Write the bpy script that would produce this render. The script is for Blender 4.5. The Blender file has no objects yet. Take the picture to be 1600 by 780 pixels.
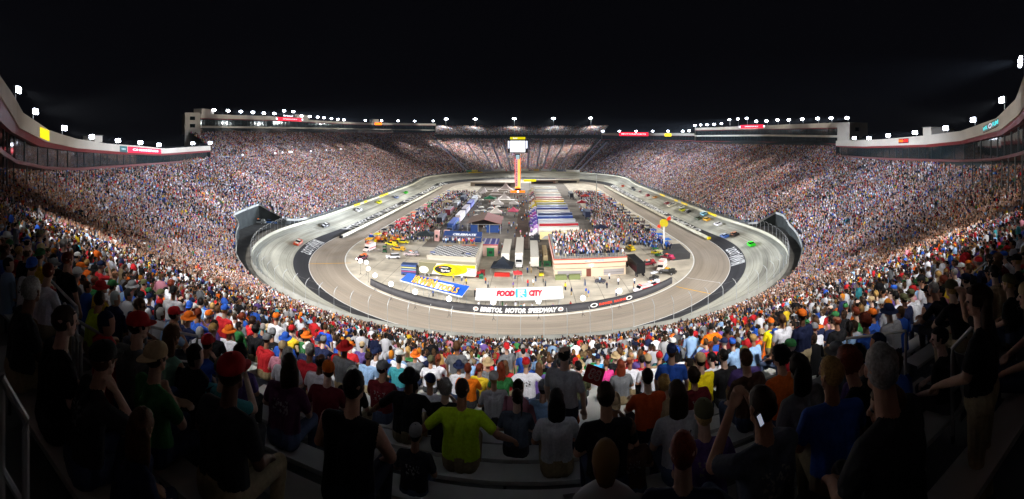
import bpy, math, random
import numpy as np
from mathutils import Vector, Matrix
random.seed(7); RNG = np.random.default_rng(7)
SC = bpy.context.scene
COL = SC.collection
# ------------------------------------------------------------------ camera model (measured from the photograph)
F, XC, YH, H, CX = 668.79, 825.32, 218.84, 40.59, 3.17
ZN, ZF = 161.67, 361.54
EYE = np.array([CX, 0.0, H])
def brg(x): return (x - XC) / F
def at_r(x, r, y=None, z=None):
    th = brg(x)
    if z is None: z = H - (y - YH) / F * r
    return np.array([CX + r * math.sin(th), r * math.cos(th), z])
def bp(x, y, z=0.0):
    r = (H - z) * F / (y - YH)
    return at_r(x, r, z=z)
def proj(p):
    d = np.asarray(p, float) - EYE; r = np.hypot(d[..., 0], d[..., 1])
    return XC + F * np.arctan2(d[..., 0], d[..., 1]), YH - F * d[..., 2] / r, r
# ------------------------------------------------------------------ materials
MATS = {}
def mat(name, col, rough=.7, metal=0., emit=0., noise=0., nscale=6., spec=.3, ecol=None, bump=0.):
    if name in MATS: return MATS[name]
    m = bpy.data.materials.new(name); m.use_nodes = True; MATS[name] = m
    nt = m.node_tree; b = nt.nodes['Principled BSDF']
    b.inputs['Base Color'].default_value = (*col, 1); b.inputs['Roughness'].default_value = rough
    b.inputs['Metallic'].default_value = metal; b.inputs['Specular IOR Level'].default_value = spec
    if emit:
        b.inputs['Emission Color'].default_value = (*(ecol or col), 1); b.inputs['Emission Strength'].default_value = emit
    if noise:
        tc = nt.nodes.new('ShaderNodeTexCoord'); n = nt.nodes.new('ShaderNodeTexNoise')
        n.inputs['Scale'].default_value = nscale; n.inputs['Detail'].default_value = 5
        nt.links.new(tc.outputs['Object'], n.inputs['Vector'])
        mr = nt.nodes.new('ShaderNodeMapRange'); mr.inputs[1].default_value = .3; mr.inputs[2].default_value = .7
        mr.inputs[3].default_value = 1 - noise; mr.inputs[4].default_value = 1 + noise * .6
        nt.links.new(n.outputs['Fac'], mr.inputs[0])
        mx = nt.nodes.new('ShaderNodeMix'); mx.data_type = 'RGBA'; mx.blend_type = 'MULTIPLY'
        mx.inputs['Factor'].default_value = 1; mx.inputs[6].default_value = (*col, 1)
        cm = nt.nodes.new('ShaderNodeCombineColor')
        for i in range(3): nt.links.new(mr.outputs[0], cm.inputs[i])
        nt.links.new(cm.outputs[0], mx.inputs[7]); nt.links.new(mx.outputs[2], b.inputs['Base Color'])
        if bump:
            bm = nt.nodes.new('ShaderNodeBump'); bm.inputs['Strength'].default_value = bump
            nt.links.new(n.outputs['Fac'], bm.inputs['Height']); nt.links.new(bm.outputs[0], b.inputs['Normal'])
    return m
def M_(hexcol, rough=.6, **k):
    r, g, b = [int(hexcol[i:i + 2], 16) / 255 for i in (0, 2, 4)]
    lin = lambda c: c / 12.92 if c < .04045 else ((c + .055) / 1.055) ** 2.4
    return mat('paint_' + hexcol + ('_m' if k.get('metal') else '') + ('_e%g' % k['emit'] if k.get('emit') else ''), (lin(r), lin(g), lin(b)), rough, **k)
def lanes(name, col, streak=.25, patch=.2, rubber=0., sx=.012, sy=1.3, groove=None):
    """road surface: streaks that follow the direction of travel (uv = metres along, metres across)"""
    m = bpy.data.materials.new(name); m.use_nodes = True; MATS[name] = m; nt = m.node_tree; N = nt.nodes; L = nt.links
    b = N['Principled BSDF']; b.inputs['Roughness'].default_value = .75; b.inputs['Specular IOR Level'].default_value = .25
    uv = N.new('ShaderNodeUVMap'); uv.uv_map = 'lane'
    def noise(vscale, det=4, off=0):
        mp = N.new('ShaderNodeMapping'); mp.inputs['Scale'].default_value = (*vscale, 1); mp.inputs['Location'].default_value = (off, off, 0)
        n = N.new('ShaderNodeTexNoise'); n.inputs['Scale'].default_value = 1; n.inputs['Detail'].default_value = det
        L.new(uv.outputs[0], mp.inputs[0]); L.new(mp.outputs[0], n.inputs['Vector']); return n.outputs['Fac']
    def rng(x, a, bb, c, d):
        r = N.new('ShaderNodeMapRange'); r.inputs[1].default_value = a; r.inputs[2].default_value = bb; r.inputs[3].default_value = c; r.inputs[4].default_value = d
        L.new(x, r.inputs[0]); return r.outputs[0]
    def mul(a, bb):
        r = N.new('ShaderNodeMath'); r.operation = 'MULTIPLY'; L.new(a, r.inputs[0]); L.new(bb, r.inputs[1]); return r.outputs[0]
    v = mul(rng(noise((sx, sy)), .3, .7, 1 - streak, 1 + streak * .5), rng(noise((.035, .12), 5, 7), .3, .7, 1 - patch, 1 + patch * .6))
    v = mul(v, rng(noise((3, 3), 3, 3), .2, .8, .93, 1.05))
    if rubber:   # thin curved tyre marks
        v = mul(v, rng(noise((.02, 3.5), 2, 21), .60, .66, 1, 1 - rubber))
    if groove:
        sp = N.new('ShaderNodeSeparateXYZ'); L.new(uv.outputs[0], sp.inputs[0])
        a = rng(sp.outputs[1], groove[0] - groove[1], groove[0], 0, 1); c = rng(sp.outputs[1], groove[0], groove[0] + groove[1], 1, 0)
        gsum = mul(mul(a, c), rng(noise((.015, .5), 4, 40), .42, .62, 0, 1)); v = mul(v, rng(gsum, 0, 1, 1, 1 - groove[2]))
    mx = N.new('ShaderNodeMix'); mx.data_type = 'RGBA'; mx.blend_type = 'MULTIPLY'; mx.inputs['Factor'].default_value = 1
    mx.inputs[6].default_value = (*col, 1); cc = N.new('ShaderNodeCombineColor')
    for i in range(3): L.new(v, cc.inputs[i])
    L.new(cc.outputs[0], mx.inputs[7]); L.new(mx.outputs[2], b.inputs['Base Color'])
    return m
# ------------------------------------------------------------------ mesh builder
class MB:
    def __init__(s): s.v = []; s.f = []; s.m = []; s.mats = []
    def mi(s, m):
        if m not in s.mats: s.mats.append(m)
        return s.mats.index(m)
    def add(s, vs, fs, m):
        o = len(s.v); k = s.mi(m); s.v += [tuple(map(float, v)) for v in vs]
        for f in fs: s.f.append(tuple(o + i for i in f)); s.m.append(k)
    def box(s, c, d, m, rz=0., top=None, taper=(1, 1), sh=(0, 0)):
        """box with centre c and size d; taper scales its top, sh shifts its top; top = another material for the top face"""
        x, y, z = d[0] / 2, d[1] / 2, d[2] / 2; ca, sa = math.cos(rz), math.sin(rz); vs = []
        for k, (zz, tx, ty, ox, oy) in enumerate(((-z, 1, 1, 0, 0), (z, taper[0], taper[1], sh[0], sh[1]))):
            for a, b in ((-1, -1), (1, -1), (1, 1), (-1, 1)):
                px, py = a * x * tx + ox, b * y * ty + oy
                vs.append((c[0] + px * ca - py * sa, c[1] + px * sa + py * ca, c[2] + zz))
        s.add(vs, [(3, 2, 1, 0), (0, 1, 5, 4), (1, 2, 6, 5), (2, 3, 7, 6), (3, 0, 4, 7)], m); s.add(vs[4:], [(0, 1, 2, 3)], top or m)
    def quad(s, pts, m): s.add(pts, [tuple(range(len(pts)))], m)
    def slab(s, pts, th, m, side=None):
        """polygon pts (top face) with thickness th along its own normal"""
        p = [Vector(q) for q in pts]; n = (p[1] - p[0]).cross(p[2] - p[0]).normalized(); k = len(p)
        lo = [q - n * th for q in p]
        s.add(p, [tuple(range(k))], m); s.add(p + lo, [tuple(range(2 * k - 1, k - 1, -1))] + [(i, i + k, (i + 1) % k + k, (i + 1) % k) for i in range(k)], side or m)
    def tube(s, pts, r, m, n=6, r2=None, cap=True):
        pts = [Vector(p) for p in pts]; rings = []; k = len(pts)
        for i, p in enumerate(pts):
            t = (pts[min(i + 1, k - 1)] - pts[max(i - 1, 0)]).normalized()
            a = t.cross(Vector((0, 0, 1)));
            if a.length < .05: a = t.cross(Vector((1, 0, 0)))
            a.normalize(); b = t.cross(a); rr = r if r2 is None else r + (r2 - r) * i / max(1, k - 1)
            rings.append([p + a * rr * math.cos(2 * math.pi * j / n) + b * rr * math.sin(2 * math.pi * j / n) for j in range(n)])
        vs = [q for R in rings for q in R]
        fs = [(i * n + j, i * n + (j + 1) % n, (i + 1) * n + (j + 1) % n, (i + 1) * n + j) for i in range(k - 1) for j in range(n)]
        if cap: fs += [tuple(range(n))[::-1], tuple((k - 1) * n + j for j in range(n))]
        s.add(vs, fs, m)
    def lathe(s, c, prof, m, n=10, axis=(0, 0, 1), sx=1, sy=1):
        ax = Vector(axis).normalized(); a = ax.orthogonal().normalized(); b = ax.cross(a); c = Vector(c)
        if abs(ax.z) > .99: a, b = Vector((1, 0, 0)), Vector((0, 1, 0))
        vs = [c + ax * z + (a * math.cos(2 * math.pi * j / n) * sx + b * math.sin(2 * math.pi * j / n) * sy) * r for r, z in prof for j in range(n)]; k = len(prof)
        fs = [(i * n + j, i * n + (j + 1) % n, (i + 1) * n + (j + 1) % n, (i + 1) * n + j) for i in range(k - 1) for j in range(n)]
        fs += [tuple(range(n))[::-1], tuple((k - 1) * n + j for j in range(n))]
        s.add(vs, fs, m)
    def ball(s, c, r, m, n=10, k=7, sc=(1, 1, 1)):
        vs = []; fs = []
        for i in range(1, k):
            a = math.pi * i / k
            for j in range(n): vs.append((c[0] + r * sc[0] * math.sin(a) * math.cos(2 * math.pi * j / n), c[1] + r * sc[1] * math.sin(a) * math.sin(2 * math.pi * j / n), c[2] + r * sc[2] * math.cos(a)))
        t = len(vs); vs += [(c[0], c[1], c[2] + r * sc[2]), (c[0], c[1], c[2] - r * sc[2])]
        for j in range(n):
            fs += [(t, j, (j + 1) % n), (t + 1, (k - 2) * n + (j + 1) % n, (k - 2) * n + j)]
            fs += [(i * n + j, (i + 1) * n + j, (i + 1) * n + (j + 1) % n, i * n + (j + 1) % n) for i in range(k - 2)]
        s.add(vs, fs, m)
    def strip(s, A, B, m, closed=False):
        """quads between polylines A and B"""
        n = len(A); s.add(list(A) + list(B), [(i, (i + 1) % n, (i + 1) % n + n, i + n) for i in range(n if closed else n - 1)], m)
    def mesh(s, name):
        me = bpy.data.meshes.new(name); me.from_pydata(s.v, [], s.f); me.update()
        for m in s.mats: me.materials.append(m)
        me.polygons.foreach_set('material_index', s.m); return me
    def build(s, name, parent=None, loc=None, smooth=False):
        me = s.mesh(name)
        if smooth: me.polygons.foreach_set('use_smooth', [True] * len(me.polygons))
        return link(name, me, parent, loc)
def link(name, data, parent=None, loc=None):
    o = bpy.data.objects.new(name, data); COL.objects.link(o)
    if loc is not None: o.location = [float(c) for c in loc]
    if parent is not None: o.parent = parent
    return o
def tag(o, label=None, cat=None, group=None, kind=None):
    for k, v in (('label', label), ('category', cat), ('group', group), ('kind', kind)):
        if v: o[k] = v
    return o
def thing(name, label, cat, loc=(0, 0, 0), rz=0., group=None):
    o = link(name, None, None, loc); o.rotation_euler.z = rz
    return tag(o, label, cat, group)
def dup(o, parent=None):
    c = o.copy(); COL.objects.link(c); c.parent = parent
    for ch in o.children: dup(ch, c)
    return c
_BOLD = None
def text_mesh(s, size=1., shear=0., bold=.02, extrude=0.):
    """flat lettering in the XY plane, centred on the origin; returns (verts array, faces)"""
    cu = bpy.data.curves.new('lettering', 'FONT'); cu.body = s; cu.size = size; cu.shear = shear; cu.offset = bold * size; cu.extrude = extrude
    cu.align_x = 'CENTER'; cu.align_y = 'CENTER'; cu.resolution_u = 2
    ob = bpy.data.objects.new('lettering', cu); COL.objects.link(ob)
    me = bpy.data.meshes.new_from_object(ob.evaluated_get(bpy.context.evaluated_depsgraph_get()))
    v = np.array([x.co[:] for x in me.vertices]).reshape(-1, 3); f = [tuple(p.vertices) for p in me.polygons]
    bpy.data.objects.remove(ob); bpy.data.curves.remove(cu); bpy.data.meshes.remove(me)
    return v, f
def lettering(mb, s, P0, P1, up, m, height, shear=0., bold=.02, lift=.02, wfit=None):
    """write s centred on the line P0-P1, letters upward along up, lift off the surface"""
    v, f = text_mesh(s, height, shear, bold)
    P0, P1, up = np.array(P0, float), np.array(P1, float), np.array(up, float)
    x = (P1 - P0); Lx = np.linalg.norm(x); x /= Lx; up = up - x * (up @ x); up /= np.linalg.norm(up); n = np.cross(x, up)
    w = v[:, 0].max() - v[:, 0].min(); sc = (wfit / w) if wfit else 1.
    q = (P0 + P1) / 2 + v[:, :1] * sc * x + v[:, 1:2] * up + n * lift
    mb.add(q, f, m)
# ------------------------------------------------------------------ oval curves
def oval(R, e, n, ef):
    a = np.pi * (-1 + np.r_[np.geomspace(1e-7, .02, 3000) - 1e-7, np.linspace(.02, .98, 24001)[1:-1], 1 - (np.geomspace(1e-7, .02, 3000) - 1e-7)[::-1]]); sp = lambda v: np.sign(v) * np.abs(v) ** (2 / n)
    near = np.stack([R * sp(np.cos(a)), ZN + e * R * sp(np.sin(a))], 1); near[0] = (-R, ZN); near[-1] = (R, ZN)
    l = np.r_[0, np.cumsum(np.hypot(*np.diff(near, axis=0).T))]; u = np.linspace(0, l[-1], 481); near = np.stack([np.interp(u, l, near[:, 0]), np.interp(u, l, near[:, 1])], 1)
    z = np.linspace(ZN, ZF, 242)[1:-1]; b = np.linspace(0, np.pi, 481)
    far = np.stack([R * np.cos(b), ZF + ef * R * np.sin(b)], 1)
    return np.concatenate([near, np.stack([R + 0 * z, z], 1), far, np.stack([-R + 0 * z, z[::-1]], 1)])
def hgt(P, ht, hs, hf, bl=59.5):
    sm = lambda t: t * t * (3 - 2 * t)
    t1 = sm(np.clip((P[:, 1] - ZN) / bl + .5, 0, 1)); t2 = sm(np.clip((ZF - P[:, 1]) / bl + .5, 0, 1))
    return hs + (ht - hs) * (1 - t1) + (hf - hs) * (1 - t2)
def resamp(P, h, N):
    Q = np.vstack([P, P[:1]]); d = np.r_[0, np.cumsum(np.hypot(*np.diff(Q, axis=0).T))]; s = np.linspace(0, d[-1], N, endpoint=False)
    return np.stack([np.interp(s, d, Q[:, 0]), np.interp(s, d, Q[:, 1])], 1), np.interp(s, d, np.r_[h, h[0]]), d[-1]
NB = 1500
OW = oval(90.54, .935, 2.557, 1.101); OWH = hgt(OW, 4.41, 3.55, 6.04)
BW, BH, BL = resamp(OW, OWH, NB)
T_ = np.roll(BW, -1, 0) - np.roll(BW, 1, 0); T_ /= np.hypot(*T_.T)[:, None]
for _ in range(14):
    T_ = np.roll(T_, 1, 0) + T_ + np.roll(T_, -1, 0); T_ /= np.hypot(*T_.T)[:, None]
BN = np.stack([T_[:, 1], -T_[:, 0]], 1)          # outward normal
SL = .4614
PITCH = .9
def at_t(t):
    t = np.asarray(t, float) % NB; i = np.floor(t).astype(int); f = (t - i)[..., None]; j = (i + 1) % NB
    return BW[i] * (1 - f) + BW[j] * f, BN[i] * (1 - f) + BN[j] * f, BH[i] * (1 - f[..., 0]) + BH[j] * f[..., 0]
def bowl(t, s, lift=0.):
    w, n, h = at_t(t); p = w + n * np.asarray(s)[..., None]
    return np.concatenate([p, (h + .2 + (np.asarray(s) - 3) * SL + lift)[..., None]], -1)
def ts_of(p):
    d = p[:2] - BW; i = int(np.hypot(*d.T).argmin()); return i, float(d[i] @ BN[i])
def hit_bowl(x, y, lift=0., rmin=20, rmax=700):
    th = brg(x); k = (y - YH) / F
    for r in np.arange(rmin, rmax, .5):
        p = np.array([CX + r * math.sin(th), r * math.cos(th)]); i, s = ts_of(p)
        if s < 0: continue
        if H - k * r <= BH[i] + .2 + (s - 3) * SL + lift: return r, i, s
    return None
def ell(n_t, A):   # periodic interpolation of a table [(t, value)]
    A = sorted(A); t = np.array([a for a, _ in A], float); v = np.array([b for _, b in A], float)
    return np.interp(n_t, np.r_[t - NB, t, t + NB], np.r_[v, v, v])
TT = np.arange(NB)
# inner edge of the stands (the two crossover gates bite into them) and their upper edge
S0 = ell(TT, [(1480, 3), (1497, 4), (8, 6), (10, 18.5), (43, 16), (50, 11), (77, 5.6), (85, 5), (116, 3.2), (130, 3), (300, 3), (330, 3), (350, 4), (372, 5.8), (400, 9), (416, 12.5), (426, 13), (428, 5), (436, 3)])
SMAX = ell(TT, [(1497, 67), (8, 67), (30, 69), (52, 74), (87, 84), (112, 88), (230, 90), (335, 88), (363, 84), (406, 79), (446, 78), (452, 76), (478, 74), (592, 74), (767, 72), (846, 73), (894, 74), (895.5, 117), (1054.5, 117), (1056, 97), (1098, 96), (1147, 95), (1210, 97), (1333, 96), (1457, 93), (1466, 92), (1472, 70)])
# ------------------------------------------------------------------ world, camera, render settings
w = bpy.data.worlds.new('World'); SC.world = w; w.use_nodes = True
nt = w.node_tree; bg = nt.nodes['Background']
sky = nt.nodes.new('ShaderNodeTexSky'); sky.sky_type = 'NISHITA'; sky.sun_disc = False
sky.sun_elevation = math.radians(-9); sky.sun_rotation = math.radians(200)
ad = nt.nodes.new('ShaderNodeMix'); ad.data_type = 'RGBA'; ad.blend_type = 'ADD'; ad.inputs['Factor'].default_value = 1
ad.inputs[7].default_value = (.0155, .0155, .024, 1)      # city glow on the night air
nt.links.new(sky.outputs[0], ad.inputs[6]); nt.links.new(ad.outputs[2], bg.inputs['Color']); bg.inputs['Strength'].default_value = .1
cam = bpy.data.cameras.new('camera'); co = link('camera', cam, None, EYE); co.rotation_euler = (math.pi / 2, 0, 0)
cam.type = 'PANO'; cam.panorama_type = 'CENTRAL_CYLINDRICAL'
cam.central_cylindrical_range_u_min = (0 - XC) / F; cam.central_cylindrical_range_u_max = (1600 - XC) / F
cam.central_cylindrical_range_v_min = -(780 - YH) / F; cam.central_cylindrical_range_v_max = YH / F; cam.central_cylindrical_radius = 1
cam.clip_start = .05; cam.clip_end = 6000; SC.camera = co
SC.render.engine = 'CYCLES'
SC.view_settings.view_transform = 'Standard'; SC.view_settings.look = 'None'; SC.view_settings.exposure = 0; SC.view_settings.gamma = 1
cy = SC.cycles; cy.max_bounces = 5; cy.diffuse_bounces = 2; cy.glossy_bounces = 2; cy.transmission_bounces = 2; cy.sample_clamp_indirect = 2; cy.use_light_tree = True
cy.use_denoising = True; cy.pixel_filter_type = 'BLACKMAN_HARRIS'; cy.filter_width = 1.5
def no_sampling(m):
    try: m.cycles.emission_sampling = 'NONE'
    except Exception: pass
    return m
# ------------------------------------------------------------------ numpy meshes
def np_mesh(name, V, Q, mats, midx=None, col=None, uv=None):
    V = np.asarray(V, np.float32); Q = np.asarray(Q, np.int32); n = Q.shape[1]; me = bpy.data.meshes.new(name)
    me.vertices.add(len(V)); me.vertices.foreach_set('co', V.ravel()); me.loops.add(Q.size); me.loops.foreach_set('vertex_index', Q.ravel())
    me.polygons.add(len(Q)); me.polygons.foreach_set('loop_start', np.arange(0, Q.size, n, dtype=np.int32))
    for m in mats: me.materials.append(m)
    if midx is not None: me.polygons.foreach_set('material_index', np.asarray(midx, np.int32))
    if col is not None:
        a = me.attributes.new('cloth', 'FLOAT_COLOR', 'FACE'); a.data.foreach_set('color', np.asarray(col, np.float32).ravel())
    if uv is not None:
        l = me.uv_layers.new(name='lane'); l.data.foreach_set('uv', np.asarray(uv, np.float32)[Q.ravel()].ravel())
    me.update(calc_edges=True); return me
def loft(name, rings, mats, closed=True, lateral=None, kind=None, skip=None):
    """sheet through polylines of equal length; uv lane = (metres along, metres across)"""
    R = [np.asarray(r, float) for r in rings]; n = len(R[0]); k = len(R); V = np.concatenate(R)
    d = np.r_[0, np.cumsum(np.linalg.norm(np.diff(R[-1], axis=0), axis=1))]
    lat = np.r_[0, np.cumsum([np.linalg.norm(R[i + 1] - R[i], axis=1).mean() for i in range(k - 1)])]
    uv = np.concatenate([np.stack([d, np.full(n, l)], 1) for l in lat])
    i = np.arange(n if closed else n - 1); j = (i + 1) % n
    Q = np.concatenate([np.stack([a * n + i, a * n + j, (a + 1) * n + j, (a + 1) * n + i], 1) for a in range(k - 1)])
    return link(name, np_mesh(name, V, Q, mats, uv=uv))
def z_(P, z): return np.concatenate([P, np.broadcast_to(np.asarray(z, float), (len(P),))[:, None]], 1)
WH = oval(62.5, 1.009, 2.236, 1.101); DI = oval(74.1, 1.009, 2.236, 1.101); DO = oval(78.99, 1.009, 2.236, 1.101)
DOH = hgt(DO, 1.59, .2, 1.59)
C_CONC = lanes('racing_concrete', (.475, .46, .375), .2, .44, .45, groove=(5.5, 3.2, .5)); C_PIT = lanes('pit_asphalt', (.33, .28, .225), .16, .2, .12)
C_BAND = lanes('sealed_band', (.038, .038, .042), .3, .25); C_SLAB = mat('infield_concrete', (.58, .525, .43), .8, noise=.34, nscale=.16)
WHITE = mat('white_paint', (.8, .8, .78), .5, noise=.08, nscale=.5)
g = MB(); g.quad([(-900, -600, -.9), (900, -600, -.9), (900, 1200, -.9), (-900, 1200, -.9)], mat('night_ground', (.03, .035, .03), .9, noise=.3, nscale=.05))
tag(g.build('ground'), kind='structure')
g = MB(); g.quad([tuple(p) for p in z_(WH[::4], 0)], C_SLAB); tag(g.build('infield_pavement'), kind='structure')
tag(loft('pit_road', [z_(WH, 0), z_(WH * .5 + DI * .5, 0), z_(DI, 0)], [C_PIT]), kind='structure')
tag(loft('track_apron', [z_(DI, 0), z_(DO, DOH)], [C_BAND]), kind='structure')
rings = []
for a in np.linspace(0, 1, 6):     # progressive banking
    rings.append(z_(DO * (1 - a) + OW * a, DOH + (OWH - DOH) * (.85 * a + .15 * a * a)))
tag(loft('race_track', rings, [C_CONC]), kind='structure')
def inset(P, d):     # move a closed curve inwards by d
    t = np.roll(P, -1, 0) - np.roll(P, 1, 0); t /= np.hypot(*t.T)[:, None]; return P - np.stack([t[:, 1], -t[:, 0]], 1) * d
nn = np.arange(len(WH)); near_sel = np.r_[1382:1442, 0:560] % len(WH)
wl = inset(WH, .25)[near_sel]; wo = inset(WH, -.15)[near_sel]
tag(loft('white_pit_line', [z_(wl, .012), z_(wo, .012)], [WHITE], closed=False), kind='structure')
sel = np.arange(0, 482); tag(loft('apron_line', [z_(inset(DI, .12)[sel], .014), z_(inset(DI, -.12)[sel], .02)], [WHITE], closed=False), kind='structure')
b = MB(); b.quad([(-37, 158, .006), (36, 158, .006), (36, 402, .006), (-37, 402, .006)], mat('paddock_asphalt', (.20, .175, .15), .85, noise=.35, nscale=.15)); b.quad([(-2.4, 160, .012), (3.2, 160, .012), (3.2, 326, .012), (-2.4, 326, .012)], mat('lane_asphalt', (.13, .085, .065), .85, noise=.3, nscale=.3)); tag(b.build('paddock_pavement'), kind='structure')
jn = MB(); JM = mat('slab_joint', (.30, .27, .22), .9, noise=.3, nscale=.5)
for yy in np.arange(98, 158, 6.): jn.quad([(-52 + (158 - yy) * .35, yy, .005), (52 - (158 - yy) * .35, yy, .005), (52 - (158 - yy) * .35, yy + .16, .005), (-52 + (158 - yy) * .35, yy + .16, .005)], JM)
for xx in np.arange(-45, 46, 7.5): jn.quad([(xx, 99 + abs(xx) * .32, .009), (xx + .16, 99 + abs(xx) * .32, .009), (xx + .16, 157, .009), (xx, 157, .009)], JM)
tag(jn.build('pavement_joints'), kind='structure')
ln = MB(); YEL = M_('e0a818', .85)
for a, b, m, wd in (((480, 412.3), (548, 411), YEL, .32), ((1057, 448), (1110.5, 459.3), YEL, .32), ((1073, 434), (1125, 442), WHITE, .16)):
    A, B = bp(*a), bp(*b); d = (B - A) / np.linalg.norm(B - A); n = np.array([-d[1], d[0], 0]) * wd / 2; z = np.array([0, 0, .02])
    ln.quad([A - n + z, B - n + z, B + n + z, A + n + z], m)
tag(ln.build('road_markings'), kind='structure')
pt = MB(); pt.quad([bp(*q, .008) for q in ((1036, 404), (1052, 407.5), (1078, 404.5), (1079, 396), (1062, 380.5), (1034, 383))], C_BAND if False else mat('dark_patch', (.075, .075, .078), .85, noise=.2, nscale=.3))
tag(pt.build('asphalt_patch'), kind='structure')
# ------------------------------------------------------------------ painted lettering on the apron
def on_apron(px, frac):
    """nearest parameter index of the apron under a pixel"""
    p = bp(*px)[:2]; mid = DI * (1 - frac) + DO * frac; return int(np.hypot(*(mid - p).T).argmin())
def apron_text(s, ia, ib, f0, f1, name, label=None, bold=.02, up_in=True, m=WHITE):
    """lettering bent along the apron from index ia to ib (reading direction), bottom at fraction f0, top at f1"""
    v, f = text_mesh(s, 1., 0, bold); x = v[:, 0]; y = v[:, 1]
    u = (x - x.min()) / (x.max() - x.min()); h = (y - y.min()) / (y.max() - y.min()); n = len(DI)
    idx = ia + (ib - ia) * u; i0 = np.floor(idx).astype(int); fr = (idx - i0)[:, None]
    g3 = lambda P, Z: z_(P, Z)[i0 % n] * (1 - fr) + z_(P, Z)[(i0 + 1) % n] * fr
    lat = (f0 + (f1 - f0) * h)[:, None]; p = g3(DI, 0.) * (1 - lat) + g3(DO, DOH) * lat; p[:, 2] += .03
    mb.add(p, f, m)
mb = MB()
iL = on_apron((484, 378), .5); iL2 = on_apron((466, 399), .5)
apron_text('IRWIN', iL - 0, (iL + iL2) // 2 + (0 if iL < iL2 else 0), .06, .94, 'a'); apron_text('TOOLS', (iL + iL2) // 2 + (1 if iL2 > iL else -1), iL2, .1, .8, 'a')
iR, iR2 = on_apron((1150, 417), .5), on_apron((1156, 390), .5)
apron_text('IRWIN', iR, (iR + iR2) // 2, .94, .06, 'a') if False else apron_text('IRWIN', iR, iR + (iR2 - iR) * .52, .06, .94, 'a'); apron_text('TOOLS', iR + (iR2 - iR) * .56, iR2, .15, .85, 'a')
a, b = on_apron((546, 361), .5), on_apron((600, 333), .5); apron_text('ALERIS.COM', a, b, .94, .06, 'a', up_in=False)
a, b = on_apron((603, 331), .5), on_apron((625, 319.5), .5); apron_text('MUSIC', a, b, .94, .06, 'a')
a, b = on_apron((632, 316), .5), on_apron((690, 287), .5); apron_text('CITY  KINGSPORT', a, b, .94, .06, 'a')
a, b = on_apron((1105, 361), .5), on_apron((1055, 337.5), .5); apron_text('RICHMOND', b, a, .06, .94, 'a')
a, b = on_apron((1050, 335), .5), on_apron((956, 291), .5); apron_text('NEXT RACE AT RICHMOND IN SEPTEMBER', b, a, .06, .94, 'a')
tag(mb.build('apron_lettering'), kind='structure')
# ------------------------------------------------------------------ outer wall with its pads, catch fences
CONC = mat('wall_concrete', (.46, .44, .37), .8, noise=.2, nscale=.4); PALE = mat('safer_wall', (.52, .50, .38), .6, noise=.12, nscale=.3); YPAD = M_('f2d20c', .5); BLK = mat('black_paint', (.02, .02, .022), .85)
n = len(OW); o1 = inset(OW, -.45)
def wall_ring(P, z, th): return z_(P, z)
ot = thing('outer_wall', 'pale outer wall with yellow pads running round the banked oval', 'wall', (0, 0, 0))
WGREY = mat('wall_back', (.20, .20, .18), .8, noise=.2, nscale=.4); o1 = inset(OW, -.28)
wall = loft('barrier', [z_(OW, OWH - .1), z_(OW, OWH + 1.1)], [PALE]); wall.parent = ot
wall = loft('wall_back', [z_(OW, OWH + 1.1), z_(o1, OWH + 1.1), z_(o1, OWH - 1.2)], [WGREY]); wall.parent = ot
def pad(i0, i1, m, z0=.1, z1=1.2, off=.06, nm='pad'):
    k = np.arange(i0, i1 + 1) % n; P = inset(OW, off)[k]; o = loft(nm, [z_(P, OWH[k] + z0), z_(P, OWH[k] + z1), z_(OW[k], OWH[k] + z1)], [m], closed=False); o.parent = ot; return o
def ow_i(x, y, h=4): 
    p = bp(x, y, h)[:2]; return int(np.hypot(*(OW - p).T).argmin())
for (xa, ya), (xb, yb) in (((561, 323), (570, 319)), ((573, 317), (579, 315)), ((598, 308), (603, 306)), ((604, 306), (612, 303)), ((1028, 304), (1034, 307)), ((1052, 313), (1056, 315)), ((1062, 317), (1071, 321)), ((1106, 333), (1122, 338)), ((713, 272), (735, 270))):
    a, b = ow_i(xa, ya), ow_i(xb, yb); a, b = (a, b) if (b - a) % n < n / 2 else (b, a); pad(a, a + max(1, (b - a) % n), YPAD)
POST = mat('galvanised', (.40, .41, .40), .45, metal=.3); WIRE = mat('fence_wire', (.22, .22, .21), .5, metal=.4)
def fence(name, label, i0, i1, step, group, wires=6, rows=None):
    """steel posts that lean in at the top, with strands strung between them"""
    t = thing(name, label, 'fence', (0, 0, 0), group=group); ks = np.arange(i0, i1, step); inn = inset(OW, .9); out = inset(OW, -.25)
    for k in ks:
        k %= n; b = MB(); p = z_(out[k:k + 1], OWH[k] + 1.1)[0]; q = p + [0, 0, 3.3]; tip = np.r_[inn[k], OWH[k] + 5.4]
        b.tube([p, q, q * .6 + tip * .4 + [0, 0, .25], tip], .06, POST, 5); b.build('post', t)
    b = MB(); kk = np.arange(i0, i1, max(2, step // 4)) % n
    for j in range(wires):
        a = (j + .6) / wires
        if a < .62: P = z_(out[kk], OWH[kk] + 1.1 + 3.3 * a / .62)
        else: P = z_(out[kk] * (1 - (a - .62) / .38) + inn[kk] * ((a - .62) / .38), OWH[kk] + 4.4 + (a - .62) / .38)
        b.tube(P, .016, WIRE, 3, cap=False)
    b.build('wire_strands', t); return t
fence('catch_fence', 'tall white post fence along the near turn just below the crowd', 40, 442, 7, 'catch fences round the track', 3)
fence('catch_fence', 'mesh catch fence beside the gate full of parked vehicles', 1190, 1480, 6, 'catch fences round the track', 9)
fence('catch_fence', 'mesh catch fence above the wall beside the long line of race cars', 445, 735, 6, 'catch fences round the track', 9)
fence('catch_fence', 'catch fence at the far turn behind the scoreboard tower', 740, 1186, 9, 'catch fences round the track', 6)
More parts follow.
